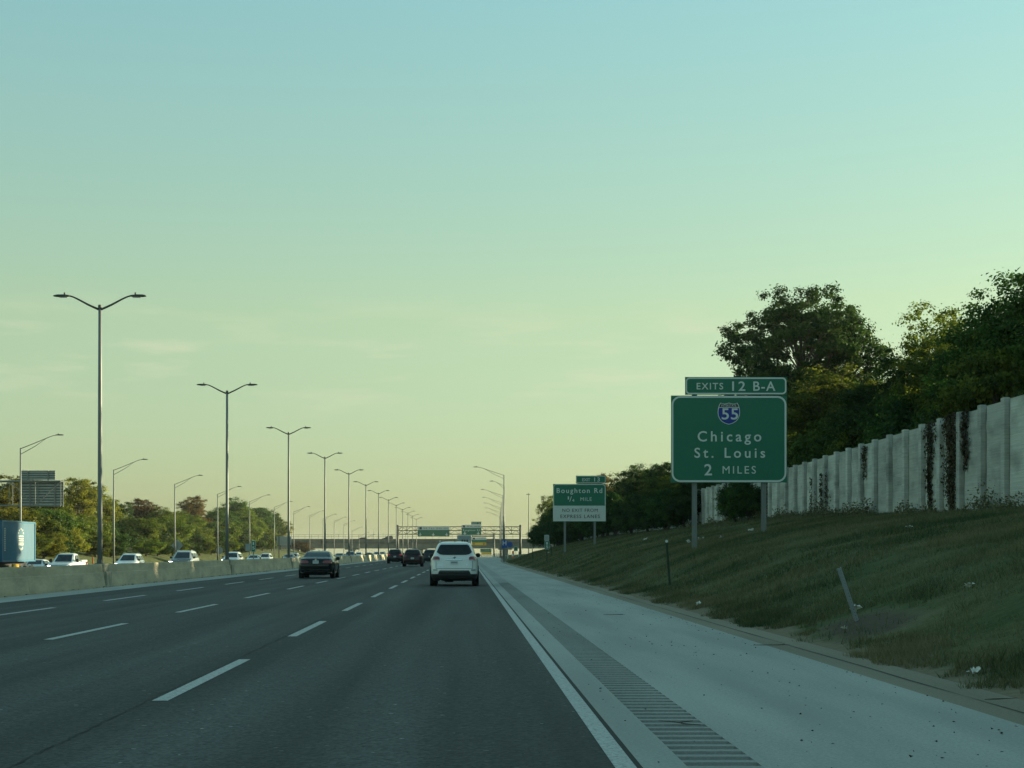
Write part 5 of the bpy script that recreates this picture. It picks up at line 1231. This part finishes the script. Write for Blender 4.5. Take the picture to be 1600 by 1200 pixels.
# pickup: lower body, cab and open bed
PK_T=[(.34,.06,5.55,.92),(.45,.02,5.66,.97),(.62,.0,5.72,.99),(.85,.02,5.70,1.0),(1.0,.02,5.60,.99),(1.10,.03,5.30,.97),(1.16,.05,4.5,.94)]
CAB_T=[(1.10,1.75,4.35,.93),(1.20,1.78,4.20,.90),(1.45,1.86,3.80,.81),(1.70,1.95,3.40,.72),(1.80,2.05,3.15,.66),(1.86,2.3,2.9,.50),(1.875,2.5,2.7,.3)]
Y=130.; X=(91-VPX)*Y/FPX; o=empty('pickup_truck',(X,Y+5.7,oncoming_z(X)+.012),math.pi); tag(o,'white oncoming pickup truck right behind the blue container truck','pickup',OG)
L1=Loft(PK_T); L2=Loft(CAB_T)
link_mesh('body',L1.mesh('body',M['p_white']),None,o); link_mesh('cab',L2.mesh('cab',M['p_white']),None,o)
L2.patch('front',[(1.20,-.82,.82),(1.45,-.75,.75),(1.68,-.67,.67),(1.76,-.58,.58)],.014).build('windshield',M['glass'],o,True)
for s_ in ('left','right'):
    L2.patch(s_,[(1.20,3.0,3.95),(1.45,3.0,3.6),(1.70,3.0,3.22)],.012).build('side_window',M['glass'],o,True); L2.patch(s_,[(1.20,2.05,2.9),(1.70,2.12,2.9)],.012).build('side_window',M['glass'],o,True)
L1.patch('front',[(.58,-.58,.58),(.92,-.60,.60)],.018).build('grille',M['black_plastic'],o,True)
for s in (-1,1):
    L1.patch('front',[(.68,s*.62,s*.93),(.90,s*.64,s*.95)],.022).build('headlight',M['headlight'],o,True); MB().bbox(s*1.06-.11,s*1.06+.11,3.75,3.9,1.15,1.42,.03).build('mirror',M['black_plastic'],o)
    MB().bbox(s*.93-.06,s*.93+.06,.03,1.70,1.155,1.32,.03).build('bed_side',M['p_white'],o)
    MB().bbox(s*.90-.08,s*.90+.08,-.02,.03,.75,1.1,.01).build('taillight',M['taillight'],o)
MB().bbox(-.87,.87,.03,.11,1.155,1.32,.02).build('tailgate',M['p_white'],o); wheels(o,(1.15,4.75),1.0,.40,.27)
# container truck: rear of the trailer shows, tractor stands outside the frame
X=-32.3; Y0=111.4; o=empty('container_truck',(X,Y0,oncoming_z(X)+.012)); tag(o,'blue shipping container on an oncoming truck at the left picture edge','truck',OG)
LN=8.6; z0,z1=1.30,4.12
b=MB()
# corrugated side wall towards us
cx_=1.24; ys=[];n=46
for i in range(n): 
    y=.12+(LN-.24)*i/n; st=(LN-.24)/n
    for f_,d in ((0,0),(.25,0),(.5,-.03),(.75,-.03)): ys.append((y+f_*st,d))
ys.append((LN-.12,0)); vv=[];ff=[]
for y,d in ys: vv+=[(cx_+d,y,z0+.12),(cx_+d,y,z1-.1)]
for j in range(len(ys)-1): ff.append((2*j,2*j+2,2*j+3,2*j+1))
b.add(vv,ff); b.box(-1.22,1.2,.1,LN-.1,z0+.05,z1-.03); b.build('container_box',M['container'],o)
for y in (0,LN-.14): 
    for x in (-1.24,1.10): MB().box(x,x+.17,y,y+.15,z0,z1).build('corner_post',M['container'],o)
for z in (z0,z1-.11): MB().box(1.14,1.265,.15,LN-.14,z,z+.11).build('rail',M['container'],o)
MB().box(-1.07,1.10,.02,.1,z0,z1-.01).build('end_wall',M['container'],o)
M['mark']=mat('white container print',(.42,.46,.42),.6)
def side_mark(poly,name='logo'):
    n_=len(poly); MB().add([(1.243,y,z) for y,z in poly]+[(1.247,y,z) for y,z in poly],[tuple(range(n_)),tuple(range(2*n_-1,n_-1,-1))]+[(i,n_+i,n_+(i+1)%n_,(i+1)%n_) for i in range(n_)]).build(name,M['mark'],o)
yc=4.75
for k in range(5):
    a=math.pi*k/4; side_mark([(yc+.62*math.cos(a)-.12,3.28+.28*math.sin(a)-.05),(yc+.62*math.cos(a)+.12,3.28+.28*math.sin(a)-.05),(yc+.62*math.cos(a)+.12,3.28+.28*math.sin(a)+.07),(yc+.62*math.cos(a)-.12,3.28+.28*math.sin(a)+.07)])
for zq,hq in ((3.02,.10),(2.86,.09),(2.72,.09),(2.56,.07),(2.44,.09)): side_mark([(yc-.66,zq),(yc+.66,zq),(yc+.66,zq+hq),(yc-.66,zq+hq)])
side_mark([(yc-.45,2.2),(yc,2.05),(yc+.5,2.2),(yc+.5,2.36),(yc,2.2),(yc-.45,2.36)])
for i in range(11): side_mark([(.55,3.5-i*.145),(.85,3.5-i*.145),(.85,3.58-i*.145),(.55,3.58-i*.145)],'number_mark')
MB().box(-.5,.5,-6.0,LN+.2,.95,1.28).build('chassis',M['black_plastic'],o); MB().box(-1.1,1.1,LN+.05,LN+.2,.5,.9).build('rear_guard',M['black_plastic'],o)
MB().bbox(1.0,1.15,3.2,4.6,.75,1.15,.03).build('placard',M['sign_yellow'],o)
MB().bbox(-1.2,1.2,-5.6,-3.2,.6,3.6,.25).build('tractor_cab',M['p_dkblue'],o); MB().bbox(-1.05,1.05,-7.2,-5.65,.6,1.9,.25).build('tractor_hood',M['p_dkblue'],o)
MB().box(-1.0,1.0,-5.64,-5.59,2.1,3.0).build('windshield',M['glass'],o)
wheels(o,(-6.5,-2.6,-1.4,6.6,7.8),1.22,.5,.3,'rim_dark')
# two small vehicles on the overpass
for px,sc,lb in ((574,(1,1,1),'tiny low dark car on the overpass, further left of the two'),(615,(1,1,1.35),'tiny taller dark vehicle on the overpass above the dark red SUV')):
    X,_=pz(px,0,Yb+4); o,L_=car_base('crossover',CUV_T,'p_navy',lb,X,Yb+4,z=bz(846.5)-3.2+.01,scale=sc,group='cars on the overpass'); o.rotation_euler.z=math.pi/2; wheels(o,(.85,3.5),.94,.345,.24,'rim_dark')

# ------------------------------------------------------------------ haze: one closed box of thin air round the whole scene
hm = bpy.data.materials.new('thin haze'); hm.use_nodes = True; ht = hm.node_tree; ht.nodes.clear()
pv_ = ht.nodes.new('ShaderNodeVolumePrincipled'); pv_.inputs['Density'].default_value = 0.00011; pv_.inputs['Color'].default_value = (.93,.96,.90,1); pv_.inputs['Anisotropy'].default_value = .3
ho = ht.nodes.new('ShaderNodeOutputMaterial'); ht.links.new(pv_.outputs[0], ho.inputs['Volume'])
hz_ = MB().box(-3050,3050,-60,3050,-6,24).build('haze', hm); tag(hz_, 'thin pale evening haze over the whole highway', 'haze', kind='stuff')
